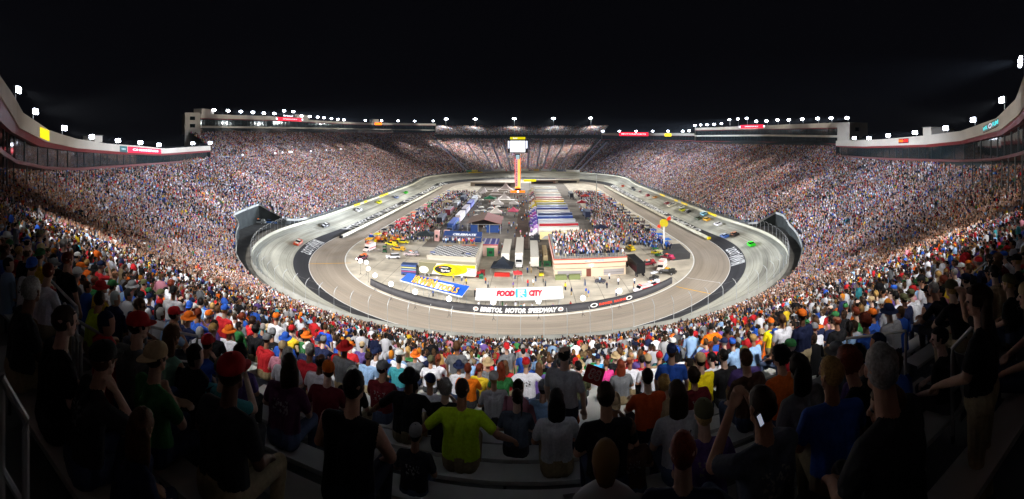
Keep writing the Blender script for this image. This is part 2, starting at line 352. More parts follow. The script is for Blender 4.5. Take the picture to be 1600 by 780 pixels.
# ------------------------------------------------------------------ pit walls and the lettered black wall
def pitwall(name, label, a, b, group):
    A, B = bp(*a), bp(*b); mbx = MB(); d = (B - A)[:2]; L = np.hypot(*d); c = (A + B) / 2
    mbx.box((0, 0, .55), (L, .7, 1.1), PALE, taper=(1, .8)); t = thing(name, label, 'wall', (c[0], c[1], 0), math.atan2(d[1], d[0]), group); mbx.build('barrier', t)
    e = MB(); e.box((-L / 2 - .5 if name else 0, 0, .5), (1., 1.3, 1.0), YPAD if 'yellow' in label else BLK); e.build('end_cap', t)
pitwall('pit_wall', 'long white pit wall with a black end beside the apron lettering', (534, 371.5), (690, 293), 'pit walls')
pitwall('pit_wall', 'long white pit wall with a yellow padded end near the fuel sign', (1107, 374), (944, 291), 'pit walls')
bw = thing('banner_wall', 'low black wall lettered BRISTOL MOTOR SPEEDWAY along the near edge of the infield', 'wall')
ws = np.arange(74, 440); wi = inset(WH, 1.0); wj = inset(WH, 1.5); HB = 1.75
x0, _, _ = proj(z_(wi[ws], 0)); ws = ws[(x0 > 578) & (x0 < 1051)]
o = loft('wall_face', [z_(wi[ws], 0), z_(wi[ws], HB), z_(wj[ws], HB), z_(wj[ws], 0)], [mat('banner_black', (.028, .027, .032), .55, noise=.2, nscale=.2)], closed=False); o.parent = bw
def wall_text(mbt, s, xa, xb, z0, z1, m, shear=0., bold=.03):
    v, f = text_mesh(s, 1., shear, bold); u = (v[:, 0] - v[:, 0].min()) / np.ptp(v[:, 0]); h = (v[:, 1] - v[:, 1].min()) / np.ptp(v[:, 1])
    px, _, _ = proj(z_(wi[ws], 1)); k = np.interp(xa + (xb - xa) * u, px, ws); i = np.floor(k).astype(int); fr = (k - i)[:, None]; Pn = inset(WH, .96)
    p = Pn[i] * (1 - fr) + Pn[i + 1] * fr; mbt.add(np.c_[p, z0 + (z1 - z0) * h], f, m)
t_ = MB(); wall_text(t_, 'BRISTOL', 750, 785, .3, 1.45, WHITE, .25, .05); wall_text(t_, 'MOTOR', 789, 821.5, .3, 1.45, WHITE, .25, .05); wall_text(t_, 'SPEEDWAY', 824.5, 871, .3, 1.45, WHITE, .25, .05)
t_.build('lettering', bw)
t_ = MB(); REDP = M_('d8402c', .5)
wall_text(t_, 'SUMMER', 936, 957, .6, 1.2, REDP, 0, .05); wall_text(t_, 'RACING', 960, 978, .6, 1.2, REDP, 0, .05); t_.build('lettering', bw)
for xm, wpx, m1 in ((745, 4, WHITE), (876, 4, WHITE), (929, 6, WHITE), (984.5, 6, WHITE)):
    b = MB(); px, _, _ = proj(z_(wi[ws], 1)); k = int(np.interp(xm, px, ws)); c = inset(WH, .95)[k]; d = wi[(k + 3) % n] - wi[k - 3]; d /= np.hypot(*d); R = .8 * wpx / 4
    for rr, mm, e in ((.8, m1, 0), (.5, M_('c88a80', .5) if wpx == 4 else BLK, .012)):
        q = [np.r_[c - e * np.array([d[1], -d[0]]) * -1 + d * R * rr * math.cos(a), .9 + .62 * rr * math.sin(a)] for a in np.linspace(0, 2 * math.pi, 17)[:-1]]
        q = [np.r_[c + np.array([d[1], -d[0]]) * (.01 + e) + d * R * rr * math.cos(a), .9 + .62 * rr * math.sin(a)] for a in np.linspace(0, 2 * math.pi, 17)[:-1]]
        b.quad(q, mm)
    b.build('emblem', bw)
# ------------------------------------------------------------------ grandstands (stepped terraces), split where the photograph shows gaps
STEP = mat('terrace_concrete', (.13, .13, .13), .85, noise=.25, nscale=.5); STAIR = mat('stair_concrete', (.62, .62, .85), .8, noise=.12, nscale=.8); SHADEC = mat('painted_shade', (.035, .04, .038), .9, noise=.3, nscale=.3)  # last one: near-black colour that carries the shade of recesses and covered parts
CONCR = mat('retaining_concrete', (.40, .40, .37), .8, noise=.25, nscale=.3)
NR_ = 130
def terrace(t0, t1, parent, dt=2):
    t = np.arange(t0, t1 + 1, dt); t[-1] = t1; wq, nq, hq = at_t(t); s0 = S0[t % NB]; s1 = SMAX[t % NB]; k = np.arange(NR_); s = 3 + PITCH * k
    V = np.zeros((NR_, 2, len(t), 3)); z = hq[None] + .2 + PITCH * k[:, None] * SL
    V[:, 0, :, :2] = wq[None] + nq[None] * s[:, None, None]; V[:, 1, :, :2] = wq[None] + nq[None] * (s[:, None, None] + PITCH)
    V[:, 0, :, 2] = z; V[:, 1, :, 2] = z
    nt_ = len(t); idx = lambda a, b, c: (a * 2 + b) * nt_ + c
    ok = (s[:, None] >= s0[None] - .3) & (s[:, None] + PITCH <= s1[None] + .5)
    Q = []; mi = []
    conc = (np.abs(((t + 0) % NB) - 975) < 84)
    for a in range(NR_):
        c = np.where(ok[a, :-1] & ok[a, 1:])[0]
        if not len(c): continue
        dk = (conc[c] & (s[a] > 79.5) & (s[a] < 90.5)).astype(int)  # far concourse band darkened by colour, since the lamps would light it
        Q.append(np.stack([idx(a, 0, c), idx(a, 0, c + 1), idx(a, 1, c + 1), idx(a, 1, c)], 1)); mi.append(dk)
        if a < NR_ - 1: Q.append(np.stack([idx(a, 1, c), idx(a, 1, c + 1), idx(a + 1, 0, c + 1), idx(a + 1, 0, c)], 1)); mi.append(dk)
    link('terrace', np_mesh('terrace', V.reshape(-1, 3), np.concatenate(Q), [STEP, SHADEC], np.concatenate(mi)), parent)
    P = lambda s, lift: bowl(t, s, lift)
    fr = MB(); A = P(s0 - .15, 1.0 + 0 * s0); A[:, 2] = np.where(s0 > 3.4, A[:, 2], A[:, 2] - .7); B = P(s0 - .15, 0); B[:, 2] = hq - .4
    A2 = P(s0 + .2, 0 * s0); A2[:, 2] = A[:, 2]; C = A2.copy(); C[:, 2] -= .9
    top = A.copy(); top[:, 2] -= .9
    fr.strip(B, top, SHADEC); fr.strip(top, A, CONCR); fr.strip(A, A2, CONCR); fr.strip(A2, C, CONCR); fr.build('retaining_wall', parent)  # lower face wears the shade colour so the gates look unlit
def stand(label, t0, t1):
    o = thing('grandstand', label, 'grandstand', (0, 0, 0), 0, 'grandstands round the oval'); terrace(t0, t1, o); return o
st_near = stand('steep dark grandstand the picture is taken from, sloping down to the near turn', 60, 372)
st_right = stand('packed grandstand behind the long line of race cars', 372, 895)
tq = np.arange(446, 892); cw = loft('concourse', [bowl(tq, SMAX[tq] - .6, .1 + 0 * tq), bowl(tq, SMAX[tq] + 2, .3 + 0 * tq), bowl(tq, SMAX[tq] + 12, .3 + 0 * tq)], [SHADEC], closed=False); cw.parent = st_right  # dark sheet that colours in the shade under the suite overhang
st_far = stand('far end grandstand behind the scoreboard tower, with a bright upper deck', 895, 1055)
st_left = stand('packed grandstand behind the gate with the parked vehicles', 1055, 1560)
# ground between track wall and stands
wq, nq, hq = at_t(TT); tag(loft('perimeter_road', [np.c_[wq + nq * .4, hq - .25], np.c_[wq + nq * (S0[:, None] + .6), hq - .25]], [mat('perimeter_asphalt', (.10, .095, .085), .9, noise=.3, nscale=.3)]), kind='structure')
# aisles: flights of pale steps with a rail, cut through the seats
AISLES = []      # (t, s from, s to)
def aisle(t, sa, sb, parent, wd=.5, rail=True, m=STAIR):
    AISLES.append((t % NB, sa, sb, wd)); s = np.arange(3 + PITCH * math.ceil((sa - 3) / PITCH), sb, PITCH / 2); w_, n_, h_ = at_t(np.full(len(s), t)); tg = np.stack([-n_[:, 1], n_[:, 0]], 1)
    b = MB()
    for i in range(len(s)):
        z = h_[i] + .2 + (s[i] - 3) * SL + .06
        p = w_[i] + n_[i] * s[i]; q = w_[i] + n_[i] * (s[i] + PITCH / 2)
        L, R = tg[i] * wd, -tg[i] * wd
        b.quad([(*(p + L), z), (*(p + R), z), (*(q + R), z), (*(q + L), z)], m); b.quad([(*(p + R), z), (*(p + L), z), (*(p + L), z - SL * PITCH / 2), (*(p + R), z - SL * PITCH / 2)], m)
    o = b.build('aisle_stairs', parent)
    return o
for x1, y1, x2, y2, wd in ((724, 265.6, 693, 226, 1.7), (752, 262, 736.7, 224.4, .85), (767, 262, 752, 224.4, .85), (783, 260, 767, 222.5, .85), (792, 258, 792, 224, .85), (826, 260, 823, 239, .85), (838, 262, 847.5, 220, .85), (851, 262, 858.8, 222.5, .85), (868, 262, 873, 222, .85), (881, 262, 889, 220, .85), (905.6, 262, 928, 220, .85), (913, 265.6, 938, 222, 1.7)):
    a = hit_bowl(x1, y1); c = hit_bowl(x2, y2)
    aisle((a[1] + c[1]) / 2 if abs(a[1] - c[1]) < 200 else a[1], 4, 79, st_far, wd)
for k in range(20):
    t = 915 + k * 6.4; aisle(t, 91, 116, st_far, .45)
for k in range(26): aisle(450 + k * 16.5, S0[int(450 + k * 16.5) % NB] + 2, SMAX[int(450 + k * 16.5) % NB] - 2, st_right, .45, m=STAIR)
for k in range(24): aisle(1064 + k * 17, S0[int(1064 + k * 17) % NB] + 2, SMAX[int(1064 + k * 17) % NB] - 2, st_left, .45, m=STAIR)
w75, n75, _ = at_t(np.arange(100, 400, .25)); row75 = w75 + n75 * 73
def t_at_x(x, y=None): return 100 + .25 * int(np.abs(row75[:, 0] - x).argmin())
for x in (-1.6, 7.7, -10.6, 16.9, -19.8, 26, -29, 35, -39, 45): aisle(t_at_x(x), 5, 81.5, st_near, .55, m=mat('worn_stair', (.34, .34, .33), .85, noise=.25, nscale=1.2))
for t in (66, 82, 98, 300, 316, 332, 348, 364): aisle(t, 9, 70, st_near, .5, m=STEP)
# ------------------------------------------------------------------ suites above the stands
CREAM = mat('suite_panel', (.66, .60, .51), .7, noise=.1, nscale=.15); TRIM = mat('red_trim', (.20, .022, .022), .5); GLASS = mat('suite_glass', (.012, .02, .022), .06, spec=.8)
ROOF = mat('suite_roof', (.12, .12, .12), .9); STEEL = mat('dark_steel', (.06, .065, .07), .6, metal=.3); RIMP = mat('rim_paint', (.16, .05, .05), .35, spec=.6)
SUITE = {}
def interp(tab, xs): t = np.array(tab, float); return np.interp(xs, t[:, 0], t[:, 1])
def suite(key, label, x0, x1, R, top, fb, tb, rt, rb, mid=None, depth=14., step=5., group='suite levels on top of the grandstands', trim=TRIM, cols=True, wall=True):
    """a long storey of glazed suites: panels, red trim, window band, sill rim, roof, back wall and columns"""
    xs = np.linspace(x0, x1, max(3, int(abs(x1 - x0) / step) + 1)); r = interp(R, xs); SUITE[key] = (R, top)
    th = brg(xs); P = np.stack([CX + r * np.sin(th), r * np.cos(th)], 1)
    t = np.gradient(P, axis=0); t /= np.hypot(*t.T)[:, None]; n = np.stack([t[:, 1], -t[:, 0]], 1)
    cen = np.array([0, 255.]); n *= np.sign(((P - cen) * n).sum(1))[:, None]
    Z = lambda tab: H - (interp(tab, xs) - YH) / F * r
    L = lambda d, z: np.c_[P + n * d, z]
    zt, zf, zb, zr, zl = Z(top), Z(fb), Z(tb), Z(rt), Z(rb)
    o = thing('suite_block', label, 'suites', (0, 0, 0), 0, group)
    def part(nm, strips, m):
        b = MB()
        for A, B in strips: b.strip(A, B, m)
        return b.build(nm, o)
    part('fascia', [(L(0, zt), L(0, zf)), (L(.5, zt), L(0, zt)), (L(0, zf), L(.6, zf))], CREAM)
    part('trim', [(L(.25, zf - .003), L(.25, zb)), (L(.25, zb), L(1.2, zb))], trim)
    part('roof', [(L(.5, zt - .05), L(depth, zt - .05)), (L(depth, zt - .05), L(depth, zl))], ROOF)
    wn = part('window', [(L(1.2, zb), L(1.2, zr))], GLASS)
    d = np.r_[0, np.cumsum(np.hypot(*np.diff(P, axis=0).T))]; b = MB()
    for q in np.arange(3, d[-1], 7.):
        i = min(int(np.searchsorted(d, q)), len(xs) - 1); p = P[i] + n[i] * 1.1; b = MB(); b.tube([(*p, zr[i]), (*p, zb[i])], .1, STEEL, 4); b.build('mullion', wn)
    part('sill', [(L(.1, zr), L(.1, zl)), (L(1.2, zr), L(.1, zr)), (L(.1, zl), L(depth, zl))], RIMP if cols else trim)
    if mid:
        za, zc = Z(mid[0]), Z(mid[1]); part('floor_band', [(L(.05, za), L(.05, zc)), (L(1.3, za), L(.05, za)), (L(.05, zc), L(1.3, zc))], CREAM)
    for i, e in ((0, 0), (len(xs) - 1, 1)):   # end walls
        b = MB(); q = [L(0, zt)[i], L(depth, zt)[i], L(depth, zl)[i], L(.1, zl)[i]]; b.quad(q, CREAM if not cols else STEEL); b.build('end_wall', o)
    if cols:
        for q in np.arange(4, d[-1], 8.5):
            i = min(int(np.searchsorted(d, q)), len(xs) - 1); p = P[i] + n[i] * .6; ii, ss = ts_of(p); zz = BH[ii] + .2 + (ss - 3) * SL
            b = MB(); b.tube([(*p, zz), (*p, zl[i])], .16, STEEL, 5); b.build('column', o)
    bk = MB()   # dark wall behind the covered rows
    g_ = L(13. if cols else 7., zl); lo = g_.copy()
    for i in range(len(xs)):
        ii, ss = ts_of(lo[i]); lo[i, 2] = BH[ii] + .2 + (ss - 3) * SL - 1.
    bk.strip(g_, lo, SHADEC); bk.build('back_wall', o)
    return o
RNL = [(-40, 40), (0, 57), (27, 82), (72, 98), (120, 118), (215, 172), (329, 227), (340, 232)]
TNL = [(-40, 20), (-10, 95), (0, 118), (23, 151.5), (36, 176), (77, 203.5), (97, 210), (120, 217), (169, 224.6), (215, 227.7), (258, 232), (329, 227.7)]
FNL = [(-40, 70), (-10, 132), (0, 148), (31.4, 200), (72, 221.5), (120, 231.5), (184, 237), (255, 240), (329, 234.8)]
suite('NL', 'curving cream suite ring with a red LED sign and a yellow board on its fascia', -14, 329, RNL, TNL, FNL,
      [(-40, 110), (-10, 172), (0, 186), (21.5, 207), (63, 228.7), (120, 237), (184, 241), (255, 243), (329, 237.5)],
      [(-40, 190), (0, 229.5), (27, 250), (72, 260), (120, 262.5), (215, 256.5), (308, 250), (329, 247.2)],
      [(-40, 200), (0, 238), (27, 255.5), (72, 264.5), (120, 266.5), (215, 259.5), (308, 252.3), (329, 249.4)])
RNR = [(1295, 232), (1306, 228), (1384, 182), (1446, 144), (1501, 124), (1557, 94), (1587, 71), (1600, 53), (1640, 38)]
TNR = [(1306, 220), (1372, 218), (1443, 212), (1501.5, 204.6), (1557, 184.6), (1587.7, 153.8), (1600, 118), (1612, 92), (1640, 20)]
FNR = [(1306, 227.7), (1348, 229), (1446, 226), (1501.5, 220), (1563, 203), (1591, 180), (1600, 166), (1612, 142), (1640, 80)]
suite('NR', 'curving cream suite ring with a teal sign and a lit orange sign on its fascia', 1306, 1611, RNR, TNR, FNR,
      [(1306, 229.5), (1348, 231.5), (1446, 230), (1501.5, 225.5), (1563, 211), (1591, 192), (1600, 181), (1640, 120)],
      [(1306, 242.5), (1384, 247), (1501, 250), (1554, 247), (1587, 239), (1600, 234.5), (1640, 200)], [(1306, 244.6), (1384, 249.8), (1501, 253.4), (1554, 251), (1587, 244), (1600, 240), (1640, 210)])
RFL = [(296, 252), (314, 263), (425, 328), (500, 399), (560, 455), (620, 498), (681, 527)]
TFL = [(300, 177), (314, 178), (425, 181.6), (500, 188.6), (567, 191.6), (681, 193.2)]
suite('FL', 'tall two storey suite block with a floor band, above the stand beside the parked vehicles', 313, 681, RFL, TFL, [(300, 184), (314, 184.5), (425, 187.5), (500, 191.6), (567, 194.8), (681, 196)],
      [(300, 185.4), (314, 185.9), (425, 188.7), (500, 192.5), (567, 195.5), (681, 196.6)], [(314, 208.8), (425, 208), (681, 207.6)], [(314, 210.4), (425, 209.2), (681, 208.5)],
      mid=([(314, 196.6), (425, 198), (500, 199.4), (567, 201), (681, 202.8)], [(314, 199.8), (425, 200.6), (500, 201.3), (567, 202.4), (681, 204)]), depth=14., cols=False)
RFR = [(935, 517), (1000, 488), (1085, 420), (1200, 311), (1304, 249), (1330, 238), (1352, 236)]
suite('FRl', 'low suite level near the far turn with a red LED sign and a yellow board', 940, 1085, RFR, [(940, 208), (1085, 208)], [(940, 211.2), (1085, 212)], [(940, 211.9), (1085, 212.7)], [(940, 217.4), (1085, 219.6)], [(940, 218.4), (1085, 220.7)], depth=10., cols=False)
suite('FRh', 'tall two storey suite block above the stand beside the line of race cars', 1085.6, 1327, RFR, [(1085, 200), (1140, 198), (1327, 190.8)], [(1085, 203.6), (1200, 201.5), (1327, 198.8)], [(1085, 204.4), (1200, 202.6), (1327, 200.3)],
      [(1085, 220), (1200, 221.6), (1304, 224.4), (1327, 225)], [(1085, 221.2), (1200, 223.3), (1304, 226.4), (1327, 227)], mid=([(1085, 211.3), (1200, 210.2), (1327, 211.6)], [(1085, 213.4), (1200, 213), (1327, 215.4)]), depth=14., cols=False)
def on_suite(key, x, y, off=.15, rr=None):
    r = interp(SUITE[key][0], [x])[0] - off; return at_r(x, r, y) if rr is None else at_r(x, rr, y)
def glow(hexc, e): return no_sampling(M_(hexc, .5, emit=e))
def fascia_sign(name, label, key, x0, x1, yt, yb, m, txt=None, tm=None, frame=None, cat='sign', off=.25, lab2=None):
    """a board on the fascia; yt, yb: (y at x0, y at x1)"""
    A, B, C, D = on_suite(key, x0, yb[0], off), on_suite(key, x1, yb[1], off), on_suite(key, x1, yt[1], off), on_suite(key, x0, yt[0], off)
    c = (A + B + C + D) / 4; mb = MB(); pts = [p - c for p in (A, B, C, D)]; t = thing(name, label, cat, c)
    mb.slab(pts, .2, m, STEEL); mb.build('panel', t)
    if txt:
        tb = MB(); h = np.linalg.norm(D - A)
        for s, a, b, hh, mm in txt:
            lettering(tb, s, pts[0] * (1 - a) + pts[1] * a + (pts[3] - pts[0]) * .5, pts[0] * (1 - b) + pts[1] * b + (pts[2] - pts[1]) * .5, pts[3] - pts[0], mm, h * hh, lift=.06, bold=.03, wfit=np.linalg.norm(B - A) * (b - a))
        tb.build('lettering', t)
    return t
RED = glow('ff1838', 1.6); PINK = glow('ffd8dc', 1.6); YE = glow('ffe400', 1.1); WH_E = glow('f4f4ff', 2.); ORG = glow('ff7800', 2.2); RE2 = glow('ff2010', 2.)
fascia_sign('led_sign', 'long red LED sign with pale lettering on the curving cream fascia', 'NL', 200, 252, (228.8, 233.4), (238.2, 240.2), RED, [('CHEESERIES', .12, .9, .5, PINK)])
fascia_sign('advert_board', 'small teal advert board beside the red LED sign on the curving fascia', 'NL', 187.5, 199, (228, 228.8), (237, 238.3), M_('2a6468', .4, emit=.25), [('NEW', .2, .8, .4, M_('c8dcdc', .5, emit=.4))])
fascia_sign('advert_board', 'bright yellow advert board on the curving cream fascia', 'NL', 62.5, 77, (198.5, 204.2), (214.5, 220.5), YE, None)
fascia_sign('advert_board', 'teal lettered sign with a round white emblem on the cream fascia', 'NR', 1536, 1560, (197.5, 184), (208, 196.5), M_('8c857a', .6), [('WK', .0, .34, .8, glow('50e0e8', 1.)), ('RM', .66, 1., .8, glow('50e0e8', 1.)), ('O', .38, .62, .95, glow('d8dcf0', 1.))])
fascia_sign('led_sign', 'small lit sign with orange and red letters on the cream fascia', 'NR', 1404, 1419.5, (216.8, 216), (224.5, 223.6), M_('701018', .5, emit=.6), [('FOOD', .03, .48, .62, ORG), ('CITY', .54, .97, .62, RE2)])
for key, x0, x1, ya, yb_, lab in (('FL', 433.5, 471.5, (183, 184.8), (188.2, 189.6), 'red LED sign between white lamps, under the raised pair of floodlights'), ('FRh', 1157, 1193, (195.7, 194.8), (200.8, 200), 'red LED sign between white lamps on the tall suite block above the race cars')):
    t = fascia_sign('led_sign', lab, key, x0, x1, ya, yb_, RED, [('SPEEDWAY', .2, .8, .4, PINK)])
    for x, y in ((x0 - 1, (ya[0] + yb_[0]) / 2), (x1 + 1, (ya[1] + yb_[1]) / 2)):
        b = MB(); b.ball(on_suite(key, x, y, .5) - np.array(t.location), .75, WH_E); b.build('lamp', t)
fascia_sign('script_sign', 'white script sign standing on the roof edge above the red LED sign', 'FL', 442, 458, (178.6, 179.6), (182.8, 183.8), M_('4a3036', .6), [('Bristol', .05, .95, .8, WH_E)])
fascia_sign('led_sign', 'long red LED sign on the low suite level near the far turn', 'FRl', 967.5, 1013, (206.6, 207.2), (212.2, 212.6), RED, [('MOTORSPORTS', .08, .92, .5, PINK)])
fascia_sign('advert_board', 'yellow advert board on the low suite level near the far turn', 'FRl', 1038.5, 1049, (208.6, 208.6), (213.2, 213.2), YE)
fascia_sign('led_sign', 'small red and orange lit sign on the far end of the tall suite block', 'FL', 585.5, 596.5, (191.6, 191.8), (195.2, 195.4), ORG)
# roof boxes and end blocks of the suites
def roof_box(label, key, x0, x1, yt, yb, dep=6., m=CREAM, back=1.5):
    A, B = on_suite(key, x0, yb, -back), on_suite(key, x1, yb, -back); d = (B - A)[:2]; Lx = np.hypot(*d); n_ = np.array([d[1], -d[0]]) / Lx; n_ *= np.sign(n_ @ ((A + B)[:2] / 2 - [0, 255])); c = (A + B) / 2 + np.r_[n_ * dep / 2, 0]
    hz = (yb - yt) / F * np.hypot(*(c[:2] - EYE[:2])); t = thing('roof_room', label, 'roof room', (c[0], c[1], c[2] - .05), math.atan2(d[1], d[0])); b = MB(); b.box((0, 0, hz / 2), (Lx, dep, hz), m); b.build('wall', t)
    b = MB(); b.box((0, 0, hz + .12), (Lx + .5, dep + .5, .24), ROOF); b.build('roof', t); return t
roof_box('cream plant room on the suite roof beside the first floodlight', 'FL', 315, 334, 170.6, 178.6); roof_box('plain cream plant room on the suite roof between two floodlights', 'FL', 583, 592, 186.4, 192)
roof_box('brown low plant room behind the red LED sign', 'FL', 462, 482, 179.4, 186); roof_box('square cream plant room with an arched vent on the ring roof', 'NR', 1442, 1455, 199, 212, 4)
roof_box('pale plant room on the suite ring between two floodlights', 'NL', 148, 160, 212, 222, 4); roof_box('long dark plant room beside the arched one', 'NR', 1456, 1474, 201, 210.5, 4, M_('6a6660'))
def end_block(label, x0, r0, x1, r1, yt0, yt1, zb):
    A, B = at_r(x0, r0, yt0), at_r(x1, r1, yt1); b = MB(); t = thing('stair_tower', label, 'tower', (A[0], A[1], 0)); d = B - A; zt = max(A[2], B[2]); nrm = np.array([-d[1], d[0]]) / np.hypot(d[0], d[1]); nrm *= np.sign(nrm @ (A[:2] - EYE[:2])); q = [np.zeros(2), d[:2], d[:2] + nrm * 10, nrm * 10]
    for i in range(4): a, c = q[i], q[(i + 1) % 4]; b.quad([(*a, zb), (*c, zb), (*c, zt), (*a, zt)], CREAM)
    b.quad([(*p, zt) for p in q], ROOF); b.build('wall', t)
    b = MB(); m = d[:2] * .5 - nrm * .08; u = d[:2] / np.hypot(*d[:2]) * 1.6
    for z in (zt - 3.4, zt - 8): b = MB(); b.quad([(*(m - u), z - 1.2), (*(m + u), z - 1.2), (*(m + u), z + 1), (*(m - u), z + 1)], GLASS); b.build('window', t)
end_block('grey end tower of the tall suite block with small dark openings', 289, 262, 312.6, 262.5, 177, 176, 36); end_block('cream end tower of the suite block beside the race cars', 1327.6, 238.5, 1350, 247, 192, 197, 34)
# ------------------------------------------------------------------ floodlights
LAMP = no_sampling(mat('lamp_glow', (.9, .93, 1), .5, emit=30., ecol=(.80, .86, 1.)))
FLOODS = []
def spot(name, parent, loc, target, energy, size, blend, rad=.5, col=(1, .97, .93)):
    l = bpy.data.lights.new(name, 'SPOT'); l.energy = energy; l.spot_size = math.radians(size); l.spot_blend = blend; l.shadow_soft_size = rad; l.color = col
    o = link(name, l, parent); o.location = loc; rz = parent.rotation_euler.z
    d = Vector(target) - Vector(parent.location); c, s_ = math.cos(-rz), math.sin(-rz); d = Vector((d.x * c - d.y * s_, d.x * s_ + d.y * c, d.z)) - Vector(loc)
    o.rotation_euler = d.to_track_quat('-Z', 'Y').to_euler(); return o
ordn = ['first', 'second', 'third', 'fourth', 'fifth', 'sixth', 'seventh', 'eighth', 'ninth', 'tenth', 'eleventh', 'twelfth', 'thirteenth', 'fourteenth', 'fifteenth', 'sixteenth', 'seventeenth', 'eighteenth', 'nineteenth', 'twentieth', 'twenty-first', 'twenty-second', 'twenty-third', 'twenty-fourth']
def flood(p, zroof, label, group, scale=1., energy=40000, dist=100, size=44, aim=None, throw=0, many=False, throw_n=0, extra=None, cols=4):
    """a bank of floodlights on a post: p = centre of the bank"""
    p = np.array(p, float); cen = np.array([0, 255.]); tow = cen - p[:2]; ta = np.array([0, np.clip(60 + p[1] * .75, 130, 430)]) - p[:2]; ta = ta if aim is None else np.array(aim) - p[:2]; ta /= np.hypot(*ta); rz = math.atan2(ta[1], ta[0]) - math.pi / 2
    t = thing('floodlight', label, 'floodlight', p, rz, group); s = scale
    b = MB(); b.tube([(0, -.5, zroof - p[2]), (0, -.5, -.2 * s)], .16 * s, POST, 6); b.tube([(-1.7 * s, -.4, 0), (1.7 * s, -.4, 0)], .1 * s, POST, 5); b.build('pole', t)
    b = MB(); b.box((0, -.25, 0), (cols * s, .45, 1.75 * s), STEEL); b.build('housing', t)
    if many:
        for i in range(cols):
            for j in range(2): b = MB(); b.ball(((i - (cols - 1) / 2) * 1.0 * s, .1, (j - .5) * .85 * s - .05), .44 * s, LAMP, 8, 6); b.build('lamp', t)
    else: b = MB(); b.ball((0, .25, 0), 1., LAMP, 14, 8, (cols * .5 * s, .45 * s, .8 * s)); b.build('lamp', t)
    if energy:
        i_throw = throw_n
        if cols == 4 and not many and dist < 150 and throw_n % 3 == 0: spot('wash', t, (0, .9, -.1), (-np.sign(p[0]) * 176., p[1], 64.), energy * 1.1, 6.5, .3)     # extra narrow spot, added to brighten the suite fascia opposite
        if p[1] > 455 and abs(p[0]) < 175 and cols == 4 and dist < 150: spot('beam', t, (0, .9, -.1), bowl(975. + np.sign(-p[0]) * RNG.uniform(-10, 60), 38.), energy * FARL, 36, 1.)    # the rows at the far end
        elif many and i_throw % 4 == 1: spot('beam', t, (0, .9, -.1), (-np.sign(p[0]) * 125., np.clip(p[1], 45, 120), 38.), energy * RINGL, 19, .8)     # the suite ring across the track
        elif many and throw: i_, s_ = ts_of(np.array([-np.sign(p[0]) * 100., 95. - 20 * (i_throw == 3)])); spot('beam', t, (0, .9, -.1), bowl(float(i_), 15.), energy * THROW * .4, 26, 1., col=(.74, .83, 1))
        elif throw:    # narrow far-throwing lamp for the rows on the other side
            i_, s_ = ts_of(np.array([-np.sign(p[0]) * 130., {1: 92., 3: 128., 5: 165.}.get(throw_n, 0) or np.clip(p[1], 150, 440)])); tg = bowl(float(i_), 22. if throw_n in (1, 3) else 25. if p[0] > 0 else 40.); spot('beam', t, (0, .9, -.1), tg, energy * THROW, 15 if p[0] > 0 else 16, .55, col=(.74, .83, 1))
        else:
            tg = p[:2] + ta * dist; spot('beam', t, (0, .9, -.1), (tg[0], tg[1], 0), energy * WIDE, size, .9)
    FLOODS.append(t); return t
def flood_row(pts, key, desc, group, scale, energy, **k):
    pts = sorted(pts)
    for i, (x, y) in enumerate(pts):
        r = interp(SUITE[key][0], [x])[0] + 1.2; zr = H - (interp(SUITE[key][1], [x])[0] - YH) / F * r
        flood(at_r(x, r, y), zr - .1, desc % ordn[i], group, scale, energy, throw=i % 2, throw_n=i, **k)
E_ = 1150000; THROW = 2.2; WIDE = .33; FARL = .75; RINGL = .5
flood_row([(28, 140), (55, 174), (100, 200), (143, 213.5), (184, 219.5), (219, 222.5), (248, 226), (301, 224), (328, 223)], 'NL', '%s floodlight along the curving suite ring with the yellow board', 'floodlights on the near suite rings', .74, E_ * .75, dist=95, size=54, many=True)
flood_row([(1596, 96), (1566, 156), (1521, 187), (1478, 200), (1430, 207), (1388, 211.5), (1358, 215.5), (1335, 215.5)], 'NR', '%s floodlight along the curving suite ring with the teal sign', 'floodlights on the near suite rings', .74, E_ * .75, dist=95, size=54, many=True)
flood_row([(334, 172), (356, 173), (376, 174.4), (394.8, 175.6), (412, 176.8), (428.4, 177.4), (443.6, 173.3), (458, 174.6), (471, 181), (484, 182), (496, 183), (506, 184), (517.6, 185.4), (527.6, 186.6), (537, 187.3), (570.6, 188), (596, 188.7), (621.8, 188.9), (647.7, 189.2), (677, 189)], 'FL', '%s floodlight on the roof of the suite block with the raised pair', 'floodlights on the tall suite blocks', 1.0, E_, dist=125, size=54)
flood_row([(942, 205), (968, 205), (994, 205), (1020, 205), (1044, 205), (1067, 205), (1077, 204.5)], 'FRl', '%s floodlight above the low suite level with the red LED sign', 'floodlights on the low far suites', 1.05, E_, dist=125, size=54)
flood_row([(1086, 196), (1095, 195.3), (1105, 194.9), (1116, 194.3), (1127.6, 193.3), (1140, 187), (1153, 186), (1167, 185), (1182, 189.5), (1198, 189.2), (1215, 187.7), (1233, 187.3), (1254, 186.2), (1278, 185.2), (1299, 184.7), (1324, 184.5)], 'FRh', '%s floodlight on the suite block roof above the line of race cars', 'floodlights on the tall suite blocks', .95, E_, dist=125, size=54)
for i, (x, y) in enumerate(((697, 186), (742.5, 186), (803.6, 185.5), (865, 185), (923, 184.5))):
    r = hit_bowl(x, 200)[0] - 1; t = flood(at_r(x, r, y), H - (198.5 - YH) / F * r, '%s of the five tall pole floodlights over the far upper deck' % ordn[i], 'pole floodlights behind the far stand', 1.35, E_ * 1.9, dist=180, size=38)
    spot('down_beam', t, (0, -.6, -1.5), (t.location.x, t.location.y - 22, 44), 110000, 150, 1., col=(.9, 1, .95))
